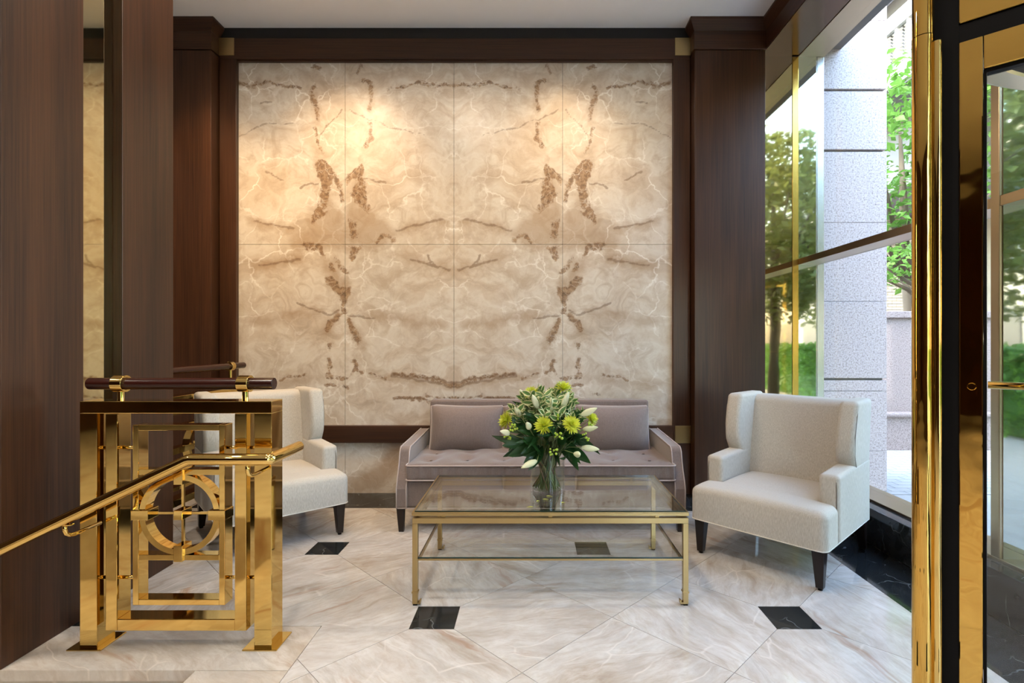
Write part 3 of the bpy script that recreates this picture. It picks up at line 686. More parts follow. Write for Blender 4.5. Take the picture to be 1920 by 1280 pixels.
# ================================================================== OBJECTS
# ------------------------------------------------------------------ brass railing panels
def railing(name, label, loc, rz, L, zt, zrail, zb, rring, over=0.0, gl=0.034, plates=True):
    """panel along local x, centred; posts, hanging frame, inner frame with a ring and a cross"""
    t = thing(name, label, 'railing', loc, rz)
    h = L/2; pw = 0.074; d = 0.05
    def b(nm, x0, x1, y0, y1, z0, z1, bev=0.0025, mat='brass', par=None): return box(nm, x0, x1, y0, y1, z0, z1, mat, par or t, bev, True)
    for sx in (-1, 1):
        x0, x1 = (-h, -h+pw) if sx < 0 else (h-pw, h)
        p = b('post', x0, x1, -d, d, 0.004, zt-0.05)
        if plates: b('base_plate', x0-0.042, x1+0.03, -d-0.018, d+0.025, 0.0, 0.006, 0.0015, 'brass', p)
    b('top_beam', -h, h, -d, d, zt-0.052, zt)
    ow = 0.05; ox = h-pw-gl
    fm = MB(); fm.box(-ox, -ox+ow, -d+0.002, 0.03, zb, zt-0.053); fm.box(ox-ow, ox, -d+0.002, 0.03, zb, zt-0.053); fm.box(-ox+ow, ox-ow, -d+0.002, 0.03, zb, zb+0.05)
    fm.build('outer_frame', 'brass', t, False, 0.0025, 2, True)
    ix = ox-ow-0.052; iw = 0.025; z0, z1 = zb+0.1, zt-0.103; y0, y1 = -0.03, 0.03
    fi = MB(); fi.box(-ix, -ix+iw, y0, y1, z0, z1); fi.box(ix-iw, ix, y0, y1, z0, z1); fi.box(-ix+iw, ix-iw, y0, y1, z0, z0+iw); fi.box(-ix+iw, ix-iw, y0, y1, z1-iw, z1)
    fi.build('inner_frame', 'brass', t, False, 0.002, 2, True)
    zc = (z0+z1)/2
    for zz in (zc-rring-0.022, zc+rring-0.002): b('cross_bar', -ix+iw, ix-iw, y0+0.002, y1-0.01, zz, zz+0.024, 0.0015)
    rg = MB(); n = 64; ri, ro = rring-0.024, rring; vs_, fs = [], []
    for k in range(n):
        c_, s_ = math.cos(2*math.pi*k/n), math.sin(2*math.pi*k/n)
        for (r_, y_) in ((ro, -0.026), (ro, 0.022), (ri, 0.022), (ri, -0.026)): vs_.append((r_*c_, y_, zc+r_*s_))
    for k in range(n):
        l = (k+1) % n
        for q in range(4): fs.append((k*4+q, l*4+q, l*4+(q+1) % 4, k*4+(q+1) % 4))
    rg.add(vs_, fs); rg.build('ring', 'brass', t, 40, 0.0, 2, True)
    b('block', -0.019, 0.019, -0.036, 0.03, zc-0.02, zc+0.02, 0.0015)
    for sx in (-1, 1):
        a, c_ = sorted((sx*(rring-0.045), sx*(ix+0.004)))
        b('block', a, c_, -0.036, 0.03, zc-0.021, zc+0.021, 0.0015)
        a, c_ = sorted((zc+sx*(rring-0.042), zc+sx*(rring+0.026)))
        b('block', -0.019, 0.019, -0.036, 0.028, a, c_, 0.0015)
    b('rod', -rring, rring, -0.005, 0.005, zc-0.005, zc+0.005, 0.0); b('rod', -0.005, 0.005, -0.005, 0.005, zc-rring, zc+rring, 0.0)
    for zz in (lerp(zb, zt, 0.792), lerp(zb, zt, 0.218)):
        for sx in (-1, 1):
            for a, c_ in ((h-pw, ox), (ox-ow, ix)):
                MB().cyl((sx*a, -0.012, zz), (sx*c_, -0.012, zz), 0.0075, 10).build('pin', 'brass', t, True, 0, 2, True)
    # dark wood rail on brass collars
    rr = MB().cyl((-h+0.0-over, 0, zrail), (h-0.012+over, 0, zrail), 0.0255, 28).build('wood_rail', 'wood_rail', t, 40, 0.002, 2, True)
    for x in (-0.665*h, 0.66*h):
        cr = MB(); n = 36; vs_, fs = [], []
        for k in range(n):
            c_, s_ = math.cos(2*math.pi*k/n), math.sin(2*math.pi*k/n)
            for (r_, x_) in ((0.026, -0.024), (0.036, -0.024), (0.036, 0.024), (0.026, 0.024)): vs_.append((x+x_, r_*c_, zrail+r_*s_))
        for k in range(n):
            l = (k+1) % n
            for q in range(4): fs.append((k*4+q, k*4+(q+1) % 4, l*4+(q+1) % 4, l*4+q))
        cr.add(vs_, fs); cl = cr.build('collar', 'brass', t, 40, 0.001, 2, True)
        MB().cyl((x, 0, zt), (x, 0, zrail-0.033), 0.0125, 16).build('standoff', 'brass', t, 40, 0, 2, True)
    return t
railing('railing', 'polished brass railing panel with ring and cross, nearest the camera by the stair', (-1.5145, 2.28, 0), 0, 0.815, 1.051, 1.122, 0.075, 0.173)
railing('railing', 'brass railing running back to the marble wall behind the left armchair', (-2.43, 3.83, 0), R(90), 1.2, 0.94, 1.11, 0.20, 0.15, plates=False)

# ------------------------------------------------------------------ sloping brass handrail
hr = thing('handrail', 'sloping round brass handrail bracketed to the front railing', 'handrail', (-1.5, 2.13, 0))
YR, ZR = 2.062, 0.842
pts = [(-3.3, YR, ZR-0.48*1.955), (-1.352, YR, ZR-0.0035), (-1.338, YR, ZR), (-1.040, YR, ZR), (-1.033, YR+0.002, ZR), (-1.031, YR+0.009, ZR), (-1.031, 2.32, ZR)]
MB().tube(pts, 0.0225, 20).build('rail', 'brass', hr, 50)
for x, zz in ((-1.118, ZR), (-1.835, ZR-0.48*0.49)):
    m_ = MB(); m_.tube([(x, YR, zz-0.018), (x, YR, zz-0.042), (x+0.001, YR+0.005, zz-0.058), (x+0.003, YR+0.018, zz-0.068), (x+0.006, YR+0.036, zz-0.071), (x+0.0, YR+0.17, zz-0.072)], 0.008, 12)
    bk_ = m_.build('bracket', 'brass', hr, True)
    box('saddle', x-0.03, x+0.03, YR-0.009, YR+0.009, zz-0.024, zz-0.019, 'brass', bk_, 0.001)

# ------------------------------------------------------------------ wing chairs
def pline_closed(pts, r, n=8): return MB().tube(pts, r, n, True)
def make_chair():
    t = empty('wing_chair')
    F = 'fabric_cream'
    hw = 0.355; aw = 0.098
    # T-shaped seat, crowned, with the front apron
    def crown(x, y, z):
        if z > 0: z += 0.022*(1-(x/0.36)**2)*max(0, 1-((y)/0.3)**2)
        return (x, y, z)
    def front(x, y, z):
        # gentle belly and drop to the corners
        if z > 0.0: z += 0.015*(1-(abs(x)/0.355)**2.5) - 0.012*max(0, -y/0.1)*0.6
        if y < 0: y -= 0.010*(1-(x/0.355)**2)*(1-abs(z)/0.12)
        return (x, y, z)
    sm = MB(); sm.rbox((0, -0.285, 0.318), (2*hw, 0.20, 0.205), 0.04, (12, 4, 4), 4, front, True)
    sm.rbox((0, 0.0, 0.318), (2*(hw-aw)+0.012, 0.56, 0.205), 0.03, (10, 10, 3), 3, crown)
    seat = sm.build('seat', F, t, 60, 0, 2, True)
    # piping under the front apron and at its vertical edges
    zb = 0.2185
    MB().tube([(-hw+0.002, 0.33, zb), (-hw, -0.345, zb), (-hw+0.006, -0.366, zb), (-hw+0.018, -0.381, zb), (-hw+0.04, -0.386, zb), (0, -0.388, zb), (hw-0.04, -0.386, zb), (hw-0.018, -0.381, zb), (hw-0.006, -0.366, zb), (hw, -0.345, zb), (hw-0.002, 0.33, zb)], 0.0032, 6).build('piping', 'piping_cream', t, True, 0, 2, True)
    # back: reclined slab with a soft face
    def backf(x, y, z):
        s_ = (z+0.30)/0.60
        y = y + 0.115*s_ - (0.018*(1-(x/0.3)**2)*math.sin(max(0, min(1, s_))*math.pi) if y < 0 else 0)
        return (x, y, z)
    MB().rbox((0, 0.235, 0.635), (2*hw-0.10, 0.15, 0.61), 0.045, (10, 3, 14), 4, backf).build('backrest', F, t, 60, 0, 2, True)
    # outside back
    def ob(x, y, z):
        return (x, y+0.05*(z+0.36)/0.72, z)
    MB().rbox((0, 0.345, 0.585), (2*hw-0.03, 0.06, 0.71), 0.025, (6, 2, 8), 3, ob, True).build('outside_back', F, t, 60, 0, 2, True)
    for sx in (-1, 1):
        xc = sx*(hw-aw/2)
        def armf(x, y, z):
            if z > 0: z += -0.012*max(0, -(y)/0.27) + 0.008*max(0, y/0.27)
            return (x, y, z)
        MB().rbox((xc, 0.085, 0.402), (aw, 0.555, 0.374), 0.024, (2, 10, 8), 4, armf, True).build('arm', F, t, 60, 0, 2, True)
        # seam on the arm front
        MB().tube([(xc+sx*0.036, -0.1915, 0.225), (xc+sx*0.036, -0.1925, 0.50), (xc+sx*0.031, -0.187, 0.56)], 0.0028, 6).build('arm_seam', 'seam', t, True, 0, 2, True)
        # wing: side profile swept over a thickness with a rounded edge
        def wingf(x, y, z):
            s_ = (z+0.20)/0.40            # 0 at arm, 1 at top
            fr = (0.5-y/0.31)             # 1 at the front edge
            y2 = y + 0.05*s_
            bell = math.sin(max(0, min(1, s_))*math.pi)
            y2 -= 0.030*bell*max(0, fr)
            if s_ < 0.25: y2 += 0.045*(0.25-s_)/0.25*max(0, fr)
            x2 = x + sx*(0.012*s_)*max(0, fr) - sx*0.016*(1-bell)*0.0
            return (x2, y2, z-0.012*max(0, 1-fr)*0)
        MB().rbox((xc, 0.205, 0.755), (aw*0.95, 0.315, 0.40), 0.026, (2, 8, 10), 4, wingf).build('wing', F, t, 60, 0, 2, True)
        MB().tube([(xc+sx*0.0455, 0.10, 0.575), (xc+sx*0.047, 0.068, 0.64), (xc+sx*0.0505, 0.060, 0.75), (xc+sx*0.0535, 0.085, 0.87), (xc+sx*0.052, 0.12, 0.930)], 0.0028, 6).build('wing_seam', 'seam', t, True, 0, 2, True)
    for sx in (-1, 1):
        for fy, dy in ((-0.335, 0.0), (0.335, 0.045)):
            x = sx*0.308; a, b2 = 0.030, 0.017
            lg = MB(); vs_ = [(x-a, fy-a, 0.225), (x+a, fy-a, 0.225), (x+a, fy+a, 0.225), (x-a, fy+a, 0.225)]
            xb = x+sx*0.004; yb = fy+dy
            vs_ += [(xb-b2, yb-b2, 0.012), (xb+b2, yb-b2, 0.012), (xb+b2, yb+b2, 0.012), (xb-b2, yb+b2, 0.012)]
            lg.add(vs_, [(0, 1, 2, 3), (7, 6, 5, 4), (4, 5, 1, 0), (5, 6, 2, 1), (6, 7, 3, 2), (7, 4, 0, 3)])
            l = lg.build('leg', 'wood_leg', t, False, 0.003, 2, True)
            MB().cyl((xb, yb, 0.0), (xb, yb, 0.012), 0.011, 12).build('glide', 'rubber', l, False, 0, 2, True)
    return t
ch = make_chair(); ch.location = (1.54, 3.255, 0); ch.rotation_euler = (0, 0, R(-46.5)); ch.scale = (1.09, 1.07, 1.0)
tag(ch, 'cream upholstered wing chair beside the window, right of the table', 'armchair', 'pair of cream wing chairs')
c2 = copy_tree(ch); c2.location = (-1.80, 3.61, 0); c2.rotation_euler = (0, 0, R(41.5))
tag(c2, 'cream upholstered wing chair at the left behind the brass railing', 'armchair', 'pair of cream wing chairs')

# ------------------------------------------------------------------ sofa
SX, SY = 0.058, 3.98
so = thing('sofa', 'mauve grey velvet sofa with tufted bench cushion under the marble wall', 'sofa', (SX, SY, 0))
V = 'velvet'
hw = 0.99; fy = -0.385
sb = MB(); sb.rbox((0, -0.0, 0.258), (2*hw-0.05, 0.74, 0.18), 0.015, (8, 4, 3), 2); sb.build('base', V, so, 50, 0, 2, True)
for sx in (-1, 1):
    prof = [(fy-0.008, 0.168), (fy-0.010, 0.30), (fy+0.012, 0.355), (fy+0.045, 0.41), (fy+0.070, 0.47), (fy+0.088, 0.535), (fy+0.098, 0.556), (fy+0.125, 0.566), (0.42, 0.585), (0.42, 0.168)]
    x0, x1 = sorted((sx*hw, sx*(hw-0.075)))
    MB().prism(prof, 0, x0, x1).build('arm', V, so, False, 0.012, 3, True)
    for e in (0.004, 0.071):
        xx_ = sx*(hw-e)
        MB().tube([(xx_, p[0]-0.001, p[1]) for p in prof[:6]]+[(xx_, prof[6][0]+0.006, prof[6][1]-0.002), (xx_, prof[7][0], prof[7][1]), (xx_, 0.40, 0.586)], 0.0045, 6).build('arm_piping', 'piping_velvet', so, True, 0, 2, True)
def sback(x, y, z): return (x, y+0.05*(z+0.32)/0.64, z)
MB().rbox((0, 0.36, 0.505), (1.80, 0.13, 0.645), 0.02, (8, 2, 6), 3, sback).build('backrest', V, so, 50, 0, 2, True)
# bench cushion, button tufts, gathered border
tufts = [(-0.78+0.26*i, yy_) for i in range(7) for yy_ in (-0.20, 0.02)]
def bench(x, y, z):
    if z > 0.0:
        f = z/0.058
        z += f*(0.020*(1-(x/0.93)**4)*(1-(y/0.36)**4))
        for (a, b2) in tufts:
            dd = (x-a)**2+(y-b2)**2
            z -= f*0.024*math.exp(-dd/0.0035)
        z += f*0.004*math.sin(x*25)*math.sin(y*21)
    if y < -0.3 and abs(z) < 0.07:
        y += 0.0035*math.sin(x*95+1.3*math.sin(x*21)) - 0.004*math.cos(z/0.06*1.5)
    return (x, y, z)
bc = MB().rbox((0, -0.03, 0.408), (1.845, 0.72, 0.112), 0.022, (110, 24, 5), 3, bench).build('seat_cushion', V, so, 60, 0, 2, True)
for zz in (0.457, 0.358):
    MB().tube([(-0.925, 0.0, zz), (-0.925, -0.37, zz), (-0.915, -0.389, zz), (-0.895, -0.394, zz), (-0.3, -0.397, zz+0.002), (0.3, -0.397, zz+0.002), (0.895, -0.394, zz), (0.915, -0.389, zz), (0.925, -0.37, zz), (0.925, 0.0, zz)], 0.0055, 8).build('cushion_piping', 'piping_velvet', bc, True, 0, 2, True)
for (a, b2) in tufts:
    MB().lathe([(0.001, 0.004), (0.008, 0.003), (0.011, 0.0), (0.008, -0.003)], 10, (a, b2-0.03, 0.461)).build('button', V, bc, True, 0, 2, True)
def puff(w, h, d):
    def f(x, y, z):
        u, v_ = abs(x)/(w/2), abs(z)/(h/2)
        k = (max(0, 1-u**2.6)**0.5)*(max(0, 1-v_**2.6)**0.5)
        y = y*(0.20+0.95*k)
        y += 0.004*math.sin(9*x+4*z)*k
        x = x*(1-0.035*(1-v_**2)); z = z*(1-0.05*(1-u**2))
        return (x, y, z)
    return f
for i, cx in enumerate((-0.572, 0.0, 0.572)):
    w, h, d = 0.575, 0.375, 0.25
    cu = MB().rbox((0, 0, 0), (w, d, h), 0.02, (16, 4, 14), 3, puff(w, h, d)).build('back_cushion', V, so, 60, 0, 2, True)
    cu.location = (cx, 0.175, 0.612); cu.rotation_euler = (R(-11), R((0.8, -0.5, 0.6)[i]), 0)
    e = [(-w/2, -h/2), (w/2, -h/2), (w/2, h/2), (-w/2, h/2)]
    loop = []
    for k in range(4):
        p, q = e[k], e[(k+1) % 4]
        for s_ in range(10):
            x, z = lerp(p[0], q[0], (s_+0.3)/10), lerp(p[1], q[1], (s_+0.3)/10)
            u, v_ = abs(x)/(w/2), abs(z)/(h/2)
            loop.append((x*(1-0.035*(1-v_**2))*1.006, 0, z*(1-0.05*(1-u**2))*1.006))
    for yo in (-0.024, 0.024):
        MB().tube([(x, yo, z) for x, _, z in loop], 0.0068, 8, True).build('cushion_piping', 'piping_velvet', cu, True, 0, 2, True)
for sx in (-1, 1):
    for yy_ in (-0.355, 0.37):
        x = sx*0.965; a, b2 = 0.026, 0.017
        lg = MB(); vs_ = [(x-a, yy_-a, 0.172), (x+a, yy_-a, 0.172), (x+a, yy_+a, 0.172), (x-a, yy_+a, 0.172)]
        vs_ += [(x-b2-sx*0.006, yy_-b2, 0), (x+b2-sx*0.006, yy_-b2, 0), (x+b2-sx*0.006, yy_+b2, 0), (x-b2-sx*0.006, yy_+b2, 0)]
        lg.add(vs_, [(0, 1, 2, 3), (7, 6, 5, 4), (4, 5, 1, 0), (5, 6, 2, 1), (6, 7, 3, 2), (7, 4, 0, 3)])
        lg.build('leg', 'wood_leg', so, False, 0.002, 2, True)
MB().tube([(-hw+0.01, fy-0.006, 0.168), (hw-0.01, fy-0.006, 0.168)], 0.004, 6).build('base_piping', 'piping_velvet', so, True, 0, 2, True)

# ------------------------------------------------------------------ coffee table
TXc, TYc = 0.0895, 2.955
ct = thing('coffee_table', 'rectangular glass coffee table with brass frame and lower shelf', 'table', (TXc, TYc, 0))
hx, hy, tk = 0.6825, 0.36, 0.013
B = 'brass_satin'
for sx in (-1, 1):
    for sy in (-1, 1):
        x, y = sx*(hx-tk), sy*(hy-tk)
        lg = box('leg', x-tk, x+tk, y-tk, y+tk, 0.008, 0.4055, B, ct, 0.0015, True)
        box('collar', x-tk-0.003, x+tk+0.003, y-tk-0.003, y+tk+0.003, 0.062, 0.070, B, lg, 0.001, True)
        a, b2 = sorted((x-sx*tk, x-sx*(tk+0.014)))
        box('foot', a, b2, y-tk, y+tk, 0.008, 0.016, B, lg, 0.001, True)
        a, b2 = sorted((x-sx*(tk+0.008), x-sx*(tk+0.015)))
        box('foot_curl', a, b2, y-tk, y+tk, 0.014, 0.026, B, lg, 0.001, True)
        box('foot_pad', x-tk*0.8, x+tk*0.8, y-tk*0.8, y+tk*0.8, 0.0, 0.008, 'rubber', lg, 0, True)
def ring_frame(nm, hx_, hy_, w, z0, z1, bev=0.0015):
    m_ = MB(); m_.box(-hx_, hx_, -hy_, -hy_+w, z0, z1); m_.box(-hx_, hx_, hy_-w, hy_, z0, z1); m_.box(-hx_, -hx_+w, -hy_+w, hy_-w, z0, z1); m_.box(hx_-w, hx_, -hy_+w, hy_-w, z0, z1)
    return m_.build(nm, B, ct, False, bev, 2, True)
ring_frame('apron', hx, hy, 0.026, 0.406, 0.433)
tf = ring_frame('top_frame', hx+0.002, hy+0.002, 0.03, 0.444, 0.456)
tl = ring_frame('top_lip', hx+0.002, hy+0.002, 0.010, 0.456, 0.462)
for x in (-0.53, 0.0, 0.53):
    for y in (-hy+0.02, hy-0.02): box('spacer', x-0.01, x+0.01, y-0.01, y+0.01, 0.433, 0.444, B, ct, 0.001, True)
for y in (-0.18, 0.18):
    for x in (-hx+0.014, hx-0.014): box('spacer', x-0.01, x+0.01, y-0.01, y+0.01, 0.433, 0.444, B, ct, 0.001, True)
def glass_top(nm, hx_, hy_, z0, z1, gm='glass_table'):
    g = MB().box(-hx_, hx_, -hy_, hy_, z0, z1); me = g.mesh(nm, gm); me.materials.append(MATS['glass_edge'])
    for p in me.polygons:
        if abs(p.normal.z) < 0.5: p.material_index = 1
    return link(nm, me, ct, local=True)
glass_top('glass_top', hx-0.010, hy-0.010, 0.4565, 0.4665)
ring_frame('shelf_frame', hx-0.026, hy-0.002, 0.012, 0.222, 0.231)
glass_top('glass_shelf', hx-0.028, hy-0.006, 0.2315, 0.2385, 'glass_shelf')

# ------------------------------------------------------------------ vase with the bouquet
VX, VY, VZ = 0.086, 2.972, 0.4668
vase = thing('vase', 'clear glass cylinder vase of cut stems on the coffee table', 'vase', (VX, VY, VZ))
ro, ri, hh = 0.0985, 0.0945, 0.222
MB().lathe([(0.0, 0.0), (ro-0.004, 0.0), (ro, 0.004), (ro, hh-0.002), (ro-0.002, hh), (ri, hh-0.002), (ri, 0.016), (ri-0.004, 0.012), (0.0, 0.012)], 64, (0, 0, 0), False).build('glass_body', 'glass_vase', vase, 40, 0, 2, True)
MB().lathe([(0.0, 0.0125), (ri-0.003, 0.0125), (ri-0.0006, 0.0165), (ri-0.0006, 0.165), (0.0, 0.165)], 48, (0, 0, 0), False).build('water', 'water', vase, 40, 0, 2, True)
rnd = random.Random(7)
def leaf_mesh(nm, L, W, mat, curl=0.25, fold=0.25, n=6):
    vs_, fs, uv = [], [], []
    for i in range(n+1):
        t = i/n; w = W*(math.sin(math.pi*min(1, t*0.96+0.02)**0.8))**0.9
        if i in (0, n): w = W*0.04
        for s_ in (-1, -0.5, 0, 0.5, 1):
            vs_.append((s_*w, t*L, fold*w*abs(s_)-curl*L*t*t)); uv.append((s_, t))
    for i in range(n):
        for j in range(4): fs.append((i*5+j, i*5+j+1, (i+1)*5+j+1, (i+1)*5+j))
    me = bpy.data.meshes.new(nm); me.from_pydata(vs_, [], fs); me.update(); me.materials.append(MATS[mat]); me.shade_smooth()
    ul = me.uv_layers.new(name='leaf')
    for lp in me.loops: ul.data[lp.index].uv = uv[lp.vertex_index]
    return me
LV = [leaf_mesh('leaf', 0.058, 0.0155, 'leaf_variegated', c_, 0.3) for c_ in (0.05, 0.25)]
LD = [leaf_mesh('leaf', 0.15, 0.030, 'leaf_dark', c_, 0.22, 8) for c_ in (0.1, 0.3, 0.5)]
LN = [leaf_mesh('leaf', 0.14, 0.014, 'leaf_dark', c_, 0.2, 8) for c_ in (0.15, 0.4)]
def bud_mesh(L, r):
    prof = [(0.002, 0), (r*0.55, L*0.08), (r*0.92, L*0.28), (r, L*0.45), (r*0.82, L*0.68), (r*0.45, L*0.88), (r*0.12, L)]
    m_ = MB(); m_.lathe(prof, 18); m_.v = [(x*(1+0.10*math.cos(6*math.atan2(y, x)/2)), y*(1+0.10*math.cos(6*math.atan2(y, x)/2)), z) for x, y, z in m_.v]
    return m_.mesh('bud', 'bud', True)
BUDS = [bud_mesh(0.085, 0.0165), bud_mesh(0.065, 0.016), bud_mesh(0.10, 0.0175)]
def mum_mesh(Rr, seed):
    q = random.Random(seed); m_ = MB()
    for ringi, (n, el, ln) in enumerate(((22, 6, 1.0), (22, 22, 0.98), (20, 38, 0.9), (16, 54, 0.75), (12, 70, 0.55), (8, 82, 0.4))):
        for k in range(n):
            a = 2*math.pi*(k+0.5*(ringi % 2)+q.uniform(-0.2, 0.2))/n; e = R(el+q.uniform(-7, 7)); L = Rr*ln*q.uniform(0.9, 1.08); w = Rr*0.085
            d = Vector((math.cos(a), math.sin(a), 0)); sd = Vector((-math.sin(a), math.cos(a), 0)); vs_ = []
            for i, t in enumerate((0, 0.4, 0.75, 1.0)):
                p = d*(L*t*math.cos(e)) + Vector((0, 0, L*t*math.sin(e)*(1+0.35*t)-0.1*Rr*t*t))
                ww = w*(0.5, 1.0, 0.95, 0.35)[i]; up = Vector((0, 0, w*0.5))
                vs_ += [p-sd*ww+up*(0.6 if i else 0), p, p+sd*ww+up*(0.6 if i else 0)]
            fs = []
            for i in range(3):
                for j in range(2): fs.append((i*3+j, i*3+j+1, (i+1)*3+j+1, (i+1)*3+j))
            m_.add(vs_, fs)
    return m_.mesh('flower_head', 'petal_yellow', True)
MUM = [mum_mesh(0.053, 3), mum_mesh(0.045, 4)]
def aim(o, d, roll=0.0, axis='Z'):
    o.rotation_mode = 'QUATERNION'
    o.rotation_quaternion = Vector(d).to_track_quat(axis, 'X' if axis == 'Y' else 'Y') @ (Matrix.Rotation(roll, 4, axis).to_quaternion())
def stem_path(H, bend=0.0, deep=True):
    """from the vase floor on the far side, through the neck, to the head"""
    a = math.atan2(H[1], H[0])+rnd.uniform(-0.5, 0.5); rb = rnd.uniform(0.03, 0.082)
    b0 = Vector((-rb*math.cos(a), -rb*math.sin(a), 0.016))
    nk = Vector((math.cos(a), math.sin(a), 0))*rnd.uniform(0.04, 0.086)+Vector((0, 0, 0.216))
    H = Vector(H); mid = nk.lerp(H, 0.5)+Vector((0, 0, 0.02))
    return [b0, b0.lerp(nk, 0.5), nk, mid, H]
def stem(t, H, r=0.0028):
    p = stem_path(H); MB().tube(p, r, 6).build('stem', 'stem_green', t, True, 0, 2, True); return (p[-1]-p[-2]).normalized()
CEN = Vector((0, 0, 0.36))
def dome(az, el, rr):
    d = Vector((math.cos(R(az))*math.cos(R(el)), math.sin(R(az))*math.cos(R(el)), math.sin(R(el))))
    return Vector((d.x*rr, d.y*rr, 0.355+d.z*rr*0.93)), d
V0 = (VX, VY, VZ)
# chrysanthemums (az: -90 faces the camera)
mums = [((-0.025, -0.215, 0.395), (-0.1, -0.72, 0.65), 0, 'yellow-green chrysanthemum at the centre front of the bouquet'),
        ((0.118, -0.19, 0.395), (0.35, -0.75, 0.55), 0, 'yellow-green chrysanthemum front right of the bouquet centre'),
        ((-0.222, -0.08, 0.405), (-0.85, -0.45, 0.35), 0, 'yellow chrysanthemum facing left at the bouquet left edge'),
        ((0.088, -0.01, 0.57), (0.25, -0.25, 0.93), 0, 'yellow chrysanthemum standing highest at the top right of the bouquet'),
        ((0.232, -0.10, 0.415), (0.8, -0.4, 0.5), 1, 'half hidden yellow chrysanthemum at the bouquet right edge'),
        ((-0.088, -0.02, 0.545), (-0.2, -0.45, 0.85), 1, 'small yellow chrysanthemum among pale leaves at the bouquet top left')]
for H, d, k, lab in mums:
    t = thing('chrysanthemum', lab, 'flower', V0, 0, 'chrysanthemums in the bouquet')
    H = Vector(H); stem(t, H-Vector(d).normalized()*0.004)
    o = link('flower_head', MUM[k], t, local=True, loc=H); aim(o, d, rnd.uniform(0, 6))
# lily buds
lil = [((-0.055, -0.12, 0.475), (-0.35, -0.2, 0.9), 0, 'white lily bud leaning left above the central chrysanthemum'),
       ((0.012, -0.13, 0.455), (0.05, -0.15, 1), 0, 'white lily bud standing upright above the central chrysanthemum'),
       ((0.075, -0.11, 0.475), (0.35, -0.2, 0.9), 2, 'yellowish lily bud leaning right below the top chrysanthemum'),
       ((0.175, -0.14, 0.44), (0.85, -0.3, 0.45), 2, 'green lily bud pointing right beside the right chrysanthemum'),
       ((0.185, -0.14, 0.365), (0.95, -0.3, 0.2), 0, 'pale lily bud at the right edge of the bouquet'),
       ((0.175, -0.15, 0.27), (0.97, -0.3, -0.05), 2, 'pale green lily bud low on the right of the bouquet'),
       ((-0.06, -0.22, 0.215), (-0.85, -0.5, -0.28), 2, 'large white lily bud drooping low left over the vase'),
       ((0.135, -0.24, 0.255), (0.3, -0.85, 0.1), 1, 'short cream lily bud facing the camera low right'),
       ((-0.205, -0.16, 0.345), (-0.75, -0.5, 0.3), 1, 'cream lily bud under the left chrysanthemum'),
       ((-0.10, -0.21, 0.38), (-0.2, -0.7, 0.6), 1, 'short green lily bud left of the central chrysanthemum'),
       ((-0.15, -0.10, 0.43), (-0.5, -0.3, 0.8), 1, 'pale lily bud among leaves upper left of the bouquet'),
       ((-0.13, 0.02, 0.51), (-0.4, -0.2, 0.9), 1, 'small yellowish bud near the top left of the bouquet')]
for H, d, k, lab in lil:
    t = thing('lily_bud', lab, 'flower', V0, 0, 'lily buds in the bouquet')
    stem(t, Vector(H)); o = link('bud', BUDS[k], t, local=True, loc=H); aim(o, d, rnd.uniform(0, 6))
    for _ in range(2):
        a = Vector((H[0], H[1], 0)).normalized(); q = Vector(H)*0.75+Vector((0, 0, 0.05)); q = Vector((H[0]*0.7, H[1]*0.7, max(0.23, H[2]-0.05)))
        lf = link('leaf', rnd.choice(LN), t, local=True, loc=q); aim(lf, a+Vector((rnd.uniform(-0.6, 0.6), rnd.uniform(-0.6, 0.6), rnd.uniform(-0.3, 0.7))), rnd.uniform(-0.6, 0.6), 'Y'); lf.scale = (0.8, 0.8, 0.8)
# variegated sprigs
vi_ = 0
for az in range(0, 360, 20):
    for el in (28, 52, 76):
        if el == 76 and az % 60: continue
        if el == 52 and az % 48 == 0 and az > 200: pass
        H, d = dome(az+rnd.uniform(-9, 9)+el, el+rnd.uniform(-7, 7), rnd.uniform(0.19, 0.24))
        if el == 28 and H.y < -0.12 and rnd.random() < 0.35: continue
        sd = 'at the top' if H.z > 0.53 else ('on the upper left' if H.x < -0.05 else ('on the upper right' if H.x > 0.05 else ('at the front' if H.y < 0 else 'at the back')))
        t = thing('pittosporum_sprig', 'cream-edged variegated leaf sprig %s of the bouquet' % sd, 'foliage', V0, 0, 'variegated sprigs %s of the bouquet' % sd)
        ax = stem(t, H, 0.002)
        for k in range(11):
            q = H-ax*(0.085*k/10.0); 
            dd = (ax*0.55+Vector((rnd.uniform(-1, 1), rnd.uniform(-1, 1), rnd.uniform(-0.5, 0.8))).normalized()).normalized()
            lf = link('leaf', LV[k % 2], t, local=True, loc=q); aim(lf, dd, rnd.uniform(-0.8, 0.8), 'Y'); s_ = rnd.uniform(0.75, 1.15); lf.scale = (s_, s_, s_)
